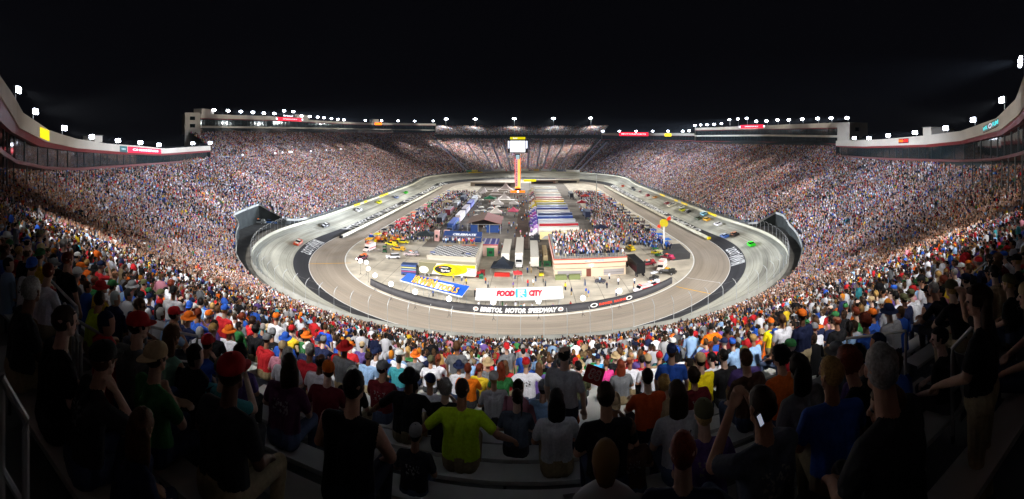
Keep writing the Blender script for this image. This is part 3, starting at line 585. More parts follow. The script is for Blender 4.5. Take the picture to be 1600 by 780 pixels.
# the ring of suites closes behind the viewpoint; its lamps light the near turn and the rows below
rb = thing('suite_block', 'cream suite ring that closes the bowl behind the viewpoint', 'suites', (0, 0, 0), 0, 'suite levels on top of the grandstands')
arc = [np.array([x, -2.5 + 19 * (abs(x - 3) / 52) ** 2.2]) for x in np.linspace(-48, 54, 21)]
for nm, m_, rows in (('fascia', CREAM, ((0, 51), (0, 46))), ('trim', TRIM, ((.1, 46), (.1, 44.6))), ('window', GLASS, ((1.2, 44.6), (1.2, 41.9))), ('sill', RIMP, ((0, 41.9), (0, 41.2))), ('roof', ROOF, ((.0, 50.98), (9, 50.98))), ('soffit', SHADEC, ((0, 41.2), (9, 41.2)))):
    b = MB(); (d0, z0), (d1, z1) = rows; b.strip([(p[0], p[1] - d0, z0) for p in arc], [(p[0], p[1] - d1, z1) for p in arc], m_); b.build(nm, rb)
for i, x in enumerate((-38, -22, -5, 11, 28, 44)):
    y = -4.2 + 19 * (abs(x - 3) / 52) ** 2.2; flood((x, y, 53.6), 50.9, '%s floodlight on the suite ring behind the viewpoint' % ordn[i], 'floodlights on the near suite rings', .72, E_ * .22, dist=112, size=44, aim=(x * .75, 116))
    if i in (1, 2, 3, 4): spot('fill_beam', FLOODS[-1], (0, 1.2, -1.2), (x * .8, 36, 24), 48000, 58, 1.)  # second spot on each ring lamp, added as fill for the near rows
    else: spot('fill_beam', FLOODS[-1], (0, 1.2, -1.2), (x * .95, 40, 26), 110000, 62, 1.)
# walkway rail with small lamps across the stand beside the gate
wr = thing('walkway_rail', 'pale walkway rail crossing the stand under the tall suite block', 'railing')
pts = []
for x in np.linspace(336, 684, 40):
    y = np.interp(x, [330, 430, 480, 530, 600, 684], [247, 240.5, 239, 237.3, 236, 234.5]); o = hit_bowl(x, y, 0.4)
    if o: pts.append(at_r(x, o[0] - 1.2, y))
b = MB(); b.strip([p + [0, 0, .35] for p in pts], [p - [0, 0, .45] for p in pts], mat('rail_panel', (.30, .31, .36), .7)); b.build('panel', wr)
b = MB(); b.tube([p + [0, 0, .7] for p in pts], .06, POST, 4); b.build('handrail', wr)
for x, y, sx in ((430, 239.3, 1.), (441.5, 238.2, .5), (454, 237.4, 2.6), (485.6, 236.2, .8), (510, 234.5, .4), (532.5, 233, .8), (640, 228, .4), (673.5, 226.8, .7), (379, 242, .5)):
    o = hit_bowl(x, y + 3, .4); p = at_r(x, o[0] - 1.2, y); b = MB(); b.ball((0, 0, 0), .7, WH_E, 8, 6, (sx, 1, .8)); b.tube([(0, 0, 0), (0, 0, -1.6)], .06, POST, 4)
    tag(b.build('walkway_lamp', None, p), 'small white lamp on the walkway rail under the tall suite block', 'lamp', 'small lamps along the walkway rail')
# ------------------------------------------------------------------ the crowd: seats
def lin(h):
    c = np.array([int(h[i:i + 2], 16) / 255 for i in (0, 2, 4)]); return np.where(c < .04045, c / 12.92, ((c + .055) / 1.055) ** 2.4)
SHIRTS = [('white', 'dcdce4', 28), ('pale grey', 'a8a8ac', 8), ('black', '17171a', 14), ('navy', '1b2240', 9), ('blue', '2c56b0', 9), ('red', 'b8242a', 10), ('maroon', '641a22', 4), ('orange', 'd9641c', 5), ('yellow', 'd8b62a', 3), ('green', '2f6e3c', 3), ('grey', '6a6c70', 8), ('tan', 'a58f70', 4), ('pink', 'cf8a9c', 2), ('purple', '5f4a88', 6), ('teal', '3a8f98', 2), ('light blue', '8fb0d8', 6)]
SW = np.array([s[2] for s in SHIRTS], float); SW /= SW.sum(); SLIN = np.array([lin(s[1]) for s in SHIRTS])
HAIR = np.array([lin(h) for h in ('1c1510', '2e2118', '4a3523', '7a5a34', '8a8782', '121214', '20283f', '8a1c20', 'c8c8c6', 'c77a22', '3a3c40', '6d5a40')]); HW_ = np.array([.2, .16, .12, .07, .06, .1, .06, .05, .09, .03, .04, .02])
SKIN = np.array([lin(h) for h in ('c09a84', 'b0846c', 'ccaa98', '986c54', '654535')]); PANT = np.array([lin(h) for h in ('2a3550', '1d2230', '8a7a5c', '3a3b3f', 'a89878', '44506a')])
def bx(x0, x1, y0, y1, z0, z1, tap=1., skip=()):
    v = [(a, b, z0) for a, b in ((x0, y0), (x1, y0), (x1, y1), (x0, y1))]; cx, cyy = (x0 + x1) / 2, (y0 + y1) / 2
    v += [(cx + (a - cx) * tap, cyy + (b - cyy) * tap, z1) for a, b in ((x0, y0), (x1, y0), (x1, y1), (x0, y1))]
    f = [(4, 5, 6, 7), (0, 1, 5, 4), (1, 2, 6, 5), (2, 3, 7, 6), (3, 0, 4, 7)]
    return v, [q for i, q in enumerate(f) if i not in skip]
def tmpl(parts):
    V, Q, S = [], [], []
    for (v, f), s in parts:
        o = len(V); V += v; Q += [tuple(i + o for i in q) for q in f]; S += s if isinstance(s, list) else [s] * len(f)
    return np.array(V), np.array(Q), np.array(S)     # slots 0 shirt 1 skin 2 hair 3 trousers
FAR_SIT = tmpl([(bx(-.22, .22, -.13, .11, .45, 1.08, .8), 0), (bx(-.09, .09, -.09, .10, 1.06, 1.34, .85), [2, 2, 1, 1, 1]), (bx(-.19, .19, .08, .5, .3, .56, .95, (1,)), 3)])
FAR_STAND = tmpl([(bx(-.22, .22, -.13, .13, .85, 1.48, .85), 0), (bx(-.09, .09, -.09, .10, 1.46, 1.76, .85), [2, 2, 1, 1, 1]), (bx(-.17, .17, -.1, .1, 0, .86, 1.1, (0,)), 3)])
def ringo(c, prof, n=8):
    """profile [(z, rx, ry, dy)] -> closed quads tube"""
    v = [(c[0] + rx * math.cos(2 * math.pi * j / n), c[1] + dy + ry * math.sin(2 * math.pi * j / n), c[2] + z) for z, rx, ry, dy in prof for j in range(n)]
    return v, [(i * n + j, i * n + (j + 1) % n, (i + 1) * n + (j + 1) % n, (i + 1) * n + j) for i in range(len(prof) - 1) for j in range(n)]
def limb(pts, r, n=4):
    b = MB(); b.tube(pts, r[0], None if False else 0, n, r[1], cap=False); return b.v, b.f
def mid(stand):
    dz = .42 if stand else 0.
    hd = ringo((0, .03, 1.20 + dz), [(-.13, .045, .045, 0), (-.08, .07, .085, .01), (0, .082, .1, 0), (.07, .075, .092, -.01), (.115, .04, .05, -.01), (.13, .002, .002, -.01)])
    hs = []
    for i in range(5):
        for j in range(8): hs.append(2 if i >= 3 or (i >= 1 and j in (4, 5, 6, 7) and (j in (5, 6) or i > 1)) else 1)
    tor = ringo((0, 0, dz), [(.42, .17, .13, 0), (.62, .165, .12, .01), (.88, .2, .13, .02), (1.0, .19, .11, .02), (1.06, .10, .07, .02), (1.09, .05, .05, .02)])
    P = [(tor, 0), (hd, hs)]
    for s in (-1, 1):
        P.append((limb([(s * .2, .02, .98 + dz), (s * .26, .04, .74 + dz)], (.055, .05)), 0)); P.append((limb([(s * .26, .04, .74 + dz), (s * .16, .3 if not stand else .12, .62 + dz * .9)], (.045, .035)), 1))
        if stand: P.append((limb([(s * .1, 0, .88), (s * .11, 0, .45), (s * .11, 0, 0)], (.09, .06)), 3))
        else: P.append((limb([(s * .1, .05, .5), (s * .13, .46, .5), (s * .13, .46, 0)], (.085, .06)), 3))
    return tmpl(P)
MID_SIT, MID_STAND = mid(False), mid(True)
AIS = np.array([(a, b, c, d) for a, b, c, d in AISLES])
def seats():
    """every place on the terraces that the picture could show: t, s-row, x, y, z, facing"""
    out = []
    for k in range(NR_):
        s = 3 + PITCH * k + .5; P = BW + BN * s; L = np.r_[0, np.cumsum(np.hypot(*np.diff(np.vstack([P, P[:1]]), axis=0).T))]
        pos = np.arange(RNG.random() * .5, L[-1], .54); pos = pos + RNG.uniform(-.2, .2, len(pos))
        t = np.interp(pos, L, np.arange(NB + 1)) % NB; i = t.astype(int)
        ok = (s > S0[i] + .6) & (s < SMAX[i] - .3)
        p = np.stack([np.interp(pos, L, np.r_[P[:, 0], P[0, 0]]), np.interp(pos, L, np.r_[P[:, 1], P[0, 1]])], 1)
        d = p - EYE[:2]; r = np.hypot(*d.T); th = np.arctan2(d[:, 0], d[:, 1]); ok &= (th > -1.27) & (th < 1.2) & (r > .9)
        conc = (np.abs(t - 975) < 84) & (s > 79.5) & (s < 90.5); ok &= ~conc; ok &= ~((np.abs(t - 975) < 79.5) & False)
        ok &= ~((t > 894) & (t < 896.6)) & ~((t > 1053.6) & (t < 1056))
        emp = np.random.default_rng(11).random((260, 40)) < .07; ok &= ~(emp[(t // 6).astype(int) % 260, k // 4 % 40] & (RNG.random(len(t)) < .6) & (np.hypot(*(p - EYE[:2]).T) > 40)) if True else ok
        dl = L[-1] / NB
        for a, sa, sb, wd in AISLES:
            if sa <= s <= sb: ok &= ~(np.abs((t - a + NB / 2) % NB - NB / 2) * dl < wd + .2)
        # thin out with distance: far rows are narrower than a pixel per person
        keep = np.where(r < 70, .93, np.where(r < 150, .82, np.where(r < 300, .66, .52))); ok &= RNG.random(len(t)) < keep
        ok &= ~((RNG.random(len(t)) < .0))
        w_, n_, h_ = at_t(t[ok]); jr = RNG.uniform(-1, 1, ok.sum()) * np.where(r[ok] > 45, .45, .12); q = p[ok] + n_ * jr[:, None]; z = h_ + .2 + PITCH * k * SL + np.where(r[ok] > 45, jr * SL + RNG.uniform(-.08, .14, ok.sum()), 0)
        out.append(np.c_[t[ok], np.full(ok.sum(), k), q, z, np.arctan2(-n_[:, 1], -n_[:, 0]) - math.pi / 2, r[ok]])
    return np.concatenate(out)
SEATS = seats()
def make_crowd(S, T, grow=1., shirt=None):
    V, Q, sl = T; n = len(S); ang = S[:, 5] + RNG.normal(0, .25, n); ca, sa = np.cos(ang), np.sin(ang); sc = RNG.uniform(.92, 1.08, n) * grow
    X = (V[None, :, 0] * ca[:, None] - V[None, :, 1] * sa[:, None]) * sc[:, None] + S[:, 2:3]; Y = (V[None, :, 0] * sa[:, None] + V[None, :, 1] * ca[:, None]) * sc[:, None] + S[:, 3:4]; Z = V[None, :, 2] * sc[:, None] + S[:, 4:5]
    VV = np.stack([X, Y, Z], -1).reshape(-1, 3); QQ = (Q[None] + (np.arange(n) * len(V))[:, None, None]).reshape(-1, 4)
    sh = SLIN[RNG.choice(len(SHIRTS), n, p=SW)] * RNG.uniform(.7, 1.15, (n, 1))
    if shirt is not None: sh = np.where((shirt >= 0)[:, None], SLIN[np.maximum(shirt, 0).astype(int)], sh)
    hr = HAIR[RNG.choice(len(HAIR), n, p=HW_ / HW_.sum())]; sk = SKIN[RNG.choice(len(SKIN), n, p=[.34, .28, .2, .1, .08])]; pn = PANT[RNG.integers(0, len(PANT), n)]
    blk = np.random.default_rng(3).uniform(.62, 1.3, (260, 40)); fac = blk[(S[:, 0] // 6).astype(int) % 260, (S[:, 1] // 4).astype(int) % 40][:, None]; fac = fac if S[:, 6].any() else 1.; sh = sh * fac; pn = pn * fac
    four = np.stack([sh, sk, hr, pn], 1); c = four[:, sl].reshape(-1, 3)
    return VV, QQ, np.c_[np.clip(c, 0, 1), np.ones(len(c))]
CLOTH = bpy.data.materials.new('crowd_clothes'); CLOTH.use_nodes = True
_nt = CLOTH.node_tree; _a = _nt.nodes.new('ShaderNodeAttribute'); _a.attribute_name = 'cloth'; _b = _nt.nodes['Principled BSDF']; _b.inputs['Roughness'].default_value = .85; _b.inputs['Specular IOR Level'].default_value = .15
_nt.links.new(_a.outputs['Color'], _b.inputs['Base Color'])
EXTRA_CROWD = []       # people on the infield, filled in later: rows of (x, y, z, facing, standing)
def build_crowd(mask):
    S = SEATS[mask]; st = RNG.random(len(S)) < .07; near = S[:, 6] < 55; parts = []
    for sel, T, gr in ((near & ~st, MID_SIT, 1.), (near & st, MID_STAND, 1.), (~near & ~st, FAR_SIT, 1.25), (~near & st, FAR_STAND, 1.15)):
        if sel.any(): parts.append(make_crowd(S[sel], T, gr))
    if EXTRA_CROWD:
        E = np.array(EXTRA_CROWD, float); E6 = np.c_[np.zeros((len(E), 2)), E[:, :4], np.zeros(len(E))]; parts.append(make_crowd(E6, FAR_STAND, 1.12, E[:, 4]))
    V, Q, C = [], [], []; o = 0
    for v, q, c in parts: V.append(v); Q.append(q + o); C.append(c); o += len(v)
    ob = link('crowd', np_mesh('crowd', np.concatenate(V), np.concatenate(Q), [CLOTH], col=np.concatenate(C)))
    tag(ob, 'tens of thousands of spectators filling the stands', 'crowd', kind='stuff'); print('CROWD', len(S), len(EXTRA_CROWD), o); return ob
# ------------------------------------------------------------------ race cars on the banked track
TYRE = mat('tyre_rubber', (.018, .018, .02), .8); RIM = mat('wheel_rim', (.35, .35, .36), .4, metal=.6); WIN = mat('dark_window', (.015, .017, .02), .12, spec=.6); HEADL = mat('headlamp', (.8, .8, .75), .3); LIT = no_sampling(mat('lit_headlamp', (1, 1, .95), .3, emit=14., ecol=(1, .97, .9))); TAIL = M_('7a0c0c', .3)
DK = mat('dark_chassis', (.03, .03, .032), .7)
def loft_body(b, secs, m, cap=True):
    """sections (y, z bottom, z top, half width, top half width)"""
    vs = []; fs = []
    for y, z0, z1, hw, tw in secs: vs += [(-hw, y, z0), (hw, y, z0), (hw, y, z0 * .45 + z1 * .55), (tw, y, z1), (-tw, y, z1), (-hw, y, z0 * .45 + z1 * .55)]
    k = len(secs)
    for i in range(k - 1):
        for j in range(6): fs.append((i * 6 + j, (i + 1) * 6 + j, (i + 1) * 6 + (j + 1) % 6, i * 6 + (j + 1) % 6))
    fs += [tuple(range(6)), tuple((k - 1) * 6 + j for j in range(6))[::-1]]
    b.add(vs, fs, m)
def wheels(parent, pos, r=.34, w=.26, nm='wheel'):
    for x, y in pos:
        b = MB(); b.lathe((x - w / 2, y, r), [(r * .8, 0), (r, .04), (r, w - .04), (r * .8, w)], TYRE, 12, (1, 0, 0)); o = b.build(nm, parent)
        b = MB(); sx = 1 if x > 0 else -1; b.lathe((x + sx * (w / 2 - .01) - (.02 if sx < 0 else 0), y, r), [(r * .6, 0), (r * .5, .03)], RIM, 10, (1, 0, 0)); b.build('rim', o)
def race_car(c1, c2, label):
    P1, P2 = M_(c1, .3, spec=.6), M_(c2, .3, spec=.6); t = thing('race_car', label, 'race car', (0, 0, 0), 0, 'race cars on the banking')
    b = MB(); loft_body(b, [(-2.5, .28, .78, .86, .8), (-2.35, .2, .92, .98, .84), (-1.3, .18, .95, 1.0, .86), (.9, .18, .86, 1.0, .88), (1.9, .18, .74, .98, .84), (2.45, .16, .56, .9, .74), (2.55, .2, .46, .78, .66)], P1); b.build('body', t)
    b = MB(); b.box((0, 1.55, .80), (1.1, 1.3, .03), P2, taper=(.9, 1), sh=(0, 0)); b.quad([(-.55, .95, .865), (.55, .95, .865), (.5, 2.2, .70), (-.5, 2.2, .70)], P2); b.build('hood_panel', t)
    b = MB(); b.box((0, -.35, 1.08), (1.66, 2.5, .34), WIN, taper=(.72, .52), sh=(0, -.12)); b.build('window', t)
    b = MB(); b.box((0, -.47, 1.275), (1.2, 1.3, .05), P2, taper=(.94, .94)); b.build('roof', t)
    b = MB(); b.box((0, -2.42, 1.02), (1.6, .05, .2), P1); b.build('spoiler', t)
    for s in (-1, 1):
        b = MB(); b.quad([(s * 1.004, -.9, .4), (s * 1.004, .6, .4), (s * .98, .6, .74), (s * .98, -.9, .74)][::s], P2); b.build('door_panel', t)
    wheels(t, ((-.86, 1.5), (.86, 1.5), (-.86, -1.5), (.86, -1.5)))
    return t
TS = []      # samples of the banked surface
for a in np.linspace(-.05, 1, 40):
    A_ = max(a, 0); Pm = DO * (1 - A_) + OW * A_ if a >= 0 else DO * .6 + DI * .4; Hm = DOH + (OWH - DOH) * (.85 * A_ + .15 * A_ * A_) if a >= 0 else DOH * .6; TS.append(np.c_[Pm, Hm])
TS = np.array(TS); TPX, TPY, _ = proj(TS)
def on_track(x, y, behind=None):
    D = (TPX - x) ** 2 + (TPY - y) ** 2; a, i = np.unravel_index(D.argmin(), D.shape); a = min(max(a, 1), 38); i2 = (i + 3) % TS.shape[1]; p = TS[a, i]; tg = TS[a, i2] - TS[a, i - 3]; tg /= np.linalg.norm(tg); up = np.cross(tg, TS[a - 1, i] - TS[a + 1, i]); up /= np.linalg.norm(up); up *= np.sign(up[2]); return p, tg, up
for x, y, c1, c2, lab in ((465, 381, 'd8502c', 'e8e0d0', 'orange and white race car high on the banking below the gate with parked vehicles'), (507, 354, '1c1c1e', 'ececec', 'black and white race car just ahead of the white pit wall'), (560, 329.5, 'e8e8ea', 'e0e0e4', 'white race car alone beside the apron lettering'), (592, 317, 'e6e020', 'c8d820', 'yellow race car below the yellow wall pads'),
    (619, 309.5, '5a6a94', 'a8acb8', 'blue grey race car between the yellow and the bright green cars'), (634, 302, '38c830', '58e048', 'green race car near the far end of the apron lettering'), (684, 292, '5c625c', '3a3a3c', 'dark grey race car entering the far turn'),
    (973, 291.5, 'd85a30', 'c84028', 'orange race car at the tail of the line by the far turn'), (988.5, 294.5, '4a4c4e', '222224', 'dark race car second from the tail of the line'), (991, 297.6, '6c7076', '303236', 'grey race car close beside a dark one near the tail of the line'), (1000.5, 301, 'a09a94', 'b45a50', 'grey race car with a rusty roof in the far part of the line'), (1012, 306.4, 'a8283a', 'c86460', 'maroon red race car in the far part of the line'), (1023.6, 309, 'd89a58', 'e0c098', 'tan orange race car following the maroon red one'),
    (1041.8, 318.8, '8a3a40', 'd8b8a8', 'maroon and cream race car leading a pair'), (1046.6, 322.4, 'e0d8c0', 'f0f0ea', 'cream white race car on the inside of the maroon and cream one'), (1052, 320.8, 'c8c4b8', 'e4e4e4', 'pale race car up against the wall side of a cream one'), (1065, 325, 'd0d4d0', 'b8b8b0', 'pale grey race car beside a yellow green one'), (1066, 329.2, 'c8c828', '586030', 'yellow green race car beside a pale grey one'), (1074.8, 331.4, '1c1c20', 'e6e6ea', 'black race car with a white roof in the middle of the line'),
    (1100, 335.6, '78b0c4', 'a4d0dc', 'light blue race car running closest to the outer wall'), (1091.3, 342.6, '42503c', '6a705c', 'dark green race car behind the yellow orange one'), (1104.4, 344, 'e0a830', 'e8c060', 'yellow orange race car beside the painted word on the apron'), (1121.6, 352.2, 'ececee', 'e0ddd8', 'white race car behind the black and orange one'), (1148.4, 367.4, '201e1e', 'd88850', 'black race car with orange roof ahead of the white one'), (1131.9, 370.4, '3c64b0', 'c8d4e4', 'blue and white race car lowest on the banking near the yellow wall end'), (1174.5, 383.5, '2ee626', '3cf030', 'bright green race car leading the line into the turn')):
    p, tg, up = on_track(x, y); t = race_car(c1, c2, lab); X = np.cross(tg, up); t.matrix_world = Matrix([[X[0], tg[0], up[0], p[0]], [X[1], tg[1], up[1], p[1]], [X[2], tg[2], up[2], p[2] + .02], [0, 0, 0, 1]]) @ Matrix.Scale(1.12, 4)
# ------------------------------------------------------------------ service vehicles
def G(x, y, z=0): return bp(x, y, z)
def face(p, tx, ty): return math.atan2(ty - p[1], tx - p[0]) - math.pi / 2
def pickup(label, px, rz, c1, c2=None, lit=False, cargo=None, group=None, name='pickup_truck', cat='pickup'):
    P1 = M_(c1, .35, spec=.6); P2 = M_(c2 or c1, .35, spec=.6); t = thing(name, label, cat, G(*px), rz, group)
    b = MB(); loft_body(b, [(-2.7, .5, 1.05, .92, .9), (-.6, .45, 1.08, .95, .92), (.9, .45, 1.1, .95, .9), (2.3, .45, 1.0, .93, .85), (2.65, .5, .85, .86, .78)], P1); b.build('body', t)
    b = MB(); b.box((0, .15, 1.38), (1.75, 1.9, .6), WIN, taper=(.8, .7)); b.build('window', t); b = MB(); b.box((0, .15, 1.70), (1.42, 1.4, .06), P2); b.build('roof', t)
    b = MB(); b.box((0, -1.7, 1.07), (1.5, 1.7, .05), DK); b.build('cargo_bed', t)
    for s in (-1, 1): b = MB(); b.ball((s * .65, 2.6, .82), .17 if not lit else .26, LIT if lit else HEADL, 8, 5); b.build('headlight', t)
    if cargo: b = MB(); b.box((0, -1.7, 1.45), (1.2, 1.3, .7), M_(cargo, .5), taper=(.85, .85)); b.build('recovery_gear', t); b = MB(); b.lathe((0, .3, 1.74), [(.3, 0), (.25, .18)], M_('ff7a10', .4, emit=.6), 8); b.build('beacon', t)
    wheels(t, ((-.86, 1.7), (.86, 1.7), (-.86, -1.6), (.86, -1.6)), .42, .3); return t
def van(label, px, rz, c1, stripe='c03028', name='ambulance', cat='ambulance', L=6., group=None, high=2.7):
    P1 = M_(c1, .4); t = thing(name, label, cat, G(*px), rz, group); b = MB(); b.box((0, -.7, .5 + high / 2 - .25), (2.15, L - 1.7, high - .5), P1, taper=(.95, .98)); b.build('box_body', t)
    b = MB(); loft_body(b, [(L / 2 - 1.6, .45, 1.9, 1., .9), (L / 2 - .95, .45, 1.25, 1., .9), (L / 2 - .1, .5, 1.0, .95, .85)], P1); b.build('cab', t)
    b = MB(); b.quad([(-.85, L / 2 - 1.5, 1.86), (.85, L / 2 - 1.5, 1.86), (.88, L / 2 - .97, 1.3), (-.88, L / 2 - .97, 1.3)][::-1], WIN); b.build('windscreen', t)
    for s in (-1, 1): b = MB(); b.box((s * 1.085, -.7, 1.25), (.02, L - 1.9, .28), M_(stripe, .4)); b.build('stripe', t)
    b = MB(); b.box((0, L / 2 - 1.75, high + .32), (1.4, .3, .16), M_('c83020', .3, emit=.5)); b.build('light_bar', t)
    wheels(t, ((-.92, L / 2 - .9), (.92, L / 2 - .9), (-.92, -L / 2 + 1.2), (.92, -L / 2 + 1.2)), .4, .28); return t
def suv(label, px, rz, c1, c2=None):
    P1 = M_(c1, .3, spec=.6); t = thing('suv', label, 'SUV', G(*px), rz); b = MB(); loft_body(b, [(-2.35, .45, 1.1, .92, .88), (-1.2, .4, 1.12, .95, .9), (.9, .4, 1.12, .95, .9), (2.1, .42, 1.0, .92, .84), (2.4, .5, .85, .85, .75)], P1); b.build('body', t)
    b = MB(); b.box((0, -.65, 1.4), (1.76, 3.2, .58), WIN, taper=(.82, .8)); b.build('window', t); b = MB(); b.box((0, -.7, 1.72), (1.46, 2.6, .07), M_(c2 or c1, .4)); b.build('roof', t)
    for s in (-1, 1): b = MB(); b.ball((s * .65, 2.32, .85), .15, HEADL, 8, 5); b.build('headlight', t)
    wheels(t, ((-.86, 1.5), (.86, 1.5), (-.86, -1.5), (.86, -1.5)), .4, .28); return t
def cart(label, px, rz, c1, c2='e8e8e4', canopy=True):
    t = thing('utility_cart', label, 'cart', G(*px), rz, 'utility carts on the infield'); P1 = M_(c1, .4); b = MB(); b.box((0, 0, .62), (1.5, 3., .5), P1, taper=(.92, .95)); b.box((0, -.2, 1.0), (1.3, .5, .4), DK); b.build('body', t)
    if canopy:
        b = MB(); b.box((0, -.1, 2.05), (1.5, 2.2, .1), M_(c2, .5)); b.build('canopy', t); b = MB()
        for x in (-.65, .65):
            for y in (-1.1, .9): b.tube([(x, y, .8), (x, y, 2.02)], .04, DK, 5)
        b.tube([(x, y, 1.98) for x, y in ((-.65, -1.1), (.65, -1.1), (.65, .9), (-.65, .9), (-.65, -1.1))], .035, DK, 4)
        b.build('canopy_frame', t)
    wheels(t, ((-.7, 1.), (.7, 1.), (-.7, -1.), (.7, -1.)), .3, .22); return t
def hauler(label, p, rz, c, roofc, cabc, L=16., group='haulers parked in rows', stripes=None):
    t = thing('hauler', label, 'truck', p, rz, group); P1, P2, P3 = M_(c, .4), M_(roofc, .5), M_(cabc, .35, spec=.6); w = 2.6
    b = MB(); b.box((0, -1.5, 2.6), (w, L - 4, 2.9), P1); b.build('trailer', t); b = MB(); b.box((0, -1.5, 4.08), (w + .06, L - 3.9, .08), P2)
    b.build('trailer_roof', t)
    for s in (-1, 1):
        b = MB(); x = s * (w / 2 + .012); y0, y1 = -L / 2 + 1., L / 2 - 4.2; b.quad([(x, y0, 1.5), (x, y1, 1.3), (x, y1 - 1.5, 2.6), (x, y0, 3.1)][::s], M_(stripes or roofc, .4)); b.build('side_graphic', t)
    y = L / 2 - 1.9; b = MB(); b.box((0, y, 1.75), (2.4, 2.3, 2.1), P3, taper=(.94, .85), sh=(0, -.15)); b.box((0, y + 1.7, 1.15), (2.1, 1.4, 1.1), P3, taper=(.9, .9)); b.box((0, y - .4, 3.1), (2.2, 1.4, .7), P3, taper=(.9, .6), sh=(0, -.25)); b.build('cab', t)
    b = MB(); b.quad([(-1., y + 1.06, 1.8), (1., y + 1.06, 1.8), (.95, y + .9, 2.6), (-.95, y + .9, 2.6)], WIN); b.build('windscreen', t)
    wheels(t, [(s * 1.05, yy) for yy in (L / 2 - .6, L / 2 - 3.2, -L / 2 + 2.6, -L / 2 + 1.4) for s in (-1, 1)], .5, .4); return t
pi = math.pi
van('white ambulance with a red stripe behind the pickup with lit headlights', (577, 392), pi * .93, 'e8dcd8'); pickup('maroon pickup with lit headlights and orange recovery gear', (566, 406), pi * .96, '6a2038', 'c86a40', True, 'e87030')
pickup('blue flatbed pickup parked ahead of the white ambulance', (580, 372.5), .3, '2c68d0', 'e8e8e8', cargo='2a64d8'); pickup('yellow tow truck nearer to the orange crew', (611, 384), 1.1, 'f0e010', cargo='d8c018', name='tow_truck', cat='tow truck', group='yellow tow trucks'); pickup('yellow tow truck with a white cab roof beside another tow truck', (629, 380.5), -1.6, 'f2e40c', 'f0f0f0', cargo='f2e40c', name='tow_truck', cat='tow truck', group='yellow tow trucks'); pickup('amber flatbed truck behind the white SUV', (622, 392), 1.5, 'd8a820', cargo='c89a28')
suv('white SUV with dark windows beside the striped panel', (614, 404), 2.0, 'e6e6ea'); pickup('pale pink and silver truck with an open bed beside the white SUV', (643, 400), 1.75, 'c4b4b8', 'dcc0c8', cargo='8a8a94'); cart('dark green cart at the corner of the row of tow trucks', (601, 394), .3, '2c5a3a', '3a6a48')
van('large white box truck among the right hand service vehicles'.replace('right hand ', ''), (1034, 421), 2.6, 'e6dcd4', 'b08a60', 'box_truck', 'box truck', 6.5); pickup('red and white tow truck between the building and the white box truck', (1012, 415), 1.8, '8a2030', 'e6dada', cargo='a83038', name='tow_truck', cat='tow truck'); pickup('crimson pickup behind the white box truck', (1043, 405), .5, 'a02444', 'd84a70', cargo='c83a68')
pickup('black and yellow truck at the end of the black banner wall', (1043, 428), .9, '1e1e1c', 'd8c018', cargo='1e1e1c'); cart('yellow and green cart in front of the blue pit stalls', (1024, 397), 1.2, 'd8c41c', '2f7a44'); cart('green cart beside the yellow and green one', (1030, 401), .6, '1f7a50', 'e8e0a0'); cart('black cart with gear near the banner wall', (1022, 437), 2.2, '2a2a2c', 'dfe2ea')
van('low red and white rescue truck beside the banner wall', (1005, 456), 1.95, 'd8d0d0', 'd02c38', 'rescue_truck', 'rescue truck', 5.5, None, 1.7); pickup('red pickup with white gear parked behind the low rescue truck', (1019, 449), 1.95, 'c42430', 'e8e8ee', cargo='e0e4ea')
pickup('yellow lift truck behind the cream building corner', (985, 391), .2, 'e0c820', cargo='d0b828', name='lift_truck', cat='lift truck'); cart('yellow forklift style cart near the trucks in the central lane', (846, 431), pi, 'd8c020', '2a2a20'); cart('small dark cart beside the cream building', (938, 442), 1.2, '3a3c48', canopy=False)
hauler('black trailer parked along the end of the cream building', tuple(G(991, 423)), .05, '17181a', '222325', '1b1b1d', 15., 'dark trailers', '3a1820')
# blue tractor and parked gear inside the gate
for lab, x, y, h, c, kind in (('blue tractor truck parked inside the gate', 422, 350, 3.5, '2c5a9c', 0), ('grey flatbed parked beside the blue tractor inside the gate', 404, 350, 3.5, '8a8c88', 1)):
    t = pickup(lab, (x, y), 1.8, c, cargo='a8aaa6' if kind else None); t.location = at_r(x, (H - h) * F / (y - YH), z=h); t.scale = (1.25,) * 3
# ------------------------------------------------------------------ haulers
HC = [('d8d6d0', 'b8b6ae', 'b8a068'), ('e8e6e0', 'd8ccb0', 'd8c8a0'), ('8a8c94', 'a8a8a8', 'c8b0a0'), ('c8c4bc', 'b8b4a8', 'a03848'), ('d0b8a0', 'a8a49c', '3a3c50'), ('a8a8a4', 'b8b2a4', '8a5868'), ('b0a898', '9a968c', 'd8d8dc'), ('8a3028', 'c86848', '883830'), ('c88858', 'd0b090', 'd8a830'), ('e0c020', 'e8d020', 'e8e2d8'), ('b0a830', '8a8c9a', 'e8d020'), ('9aa0b8', '9aa4b8', 'd8cce0'), ('30448c', '3a50a0', '5a58b8'), ('e0e0e8', 'b0a8a8', 'b03ca8'), ('3a4870', '28407a', '8048c0'), ('28489c', '6078b8', '4a38a0'), ('c8ccd8', 'aab0bc', '7a50b8'), ('b82c38', 'b4b4bc', 'c898d8'), ('e8e4dc', 'b8b6b2', 'f0e4f0'), ('e8d8a0', 'c8c0a0', '20202a')]
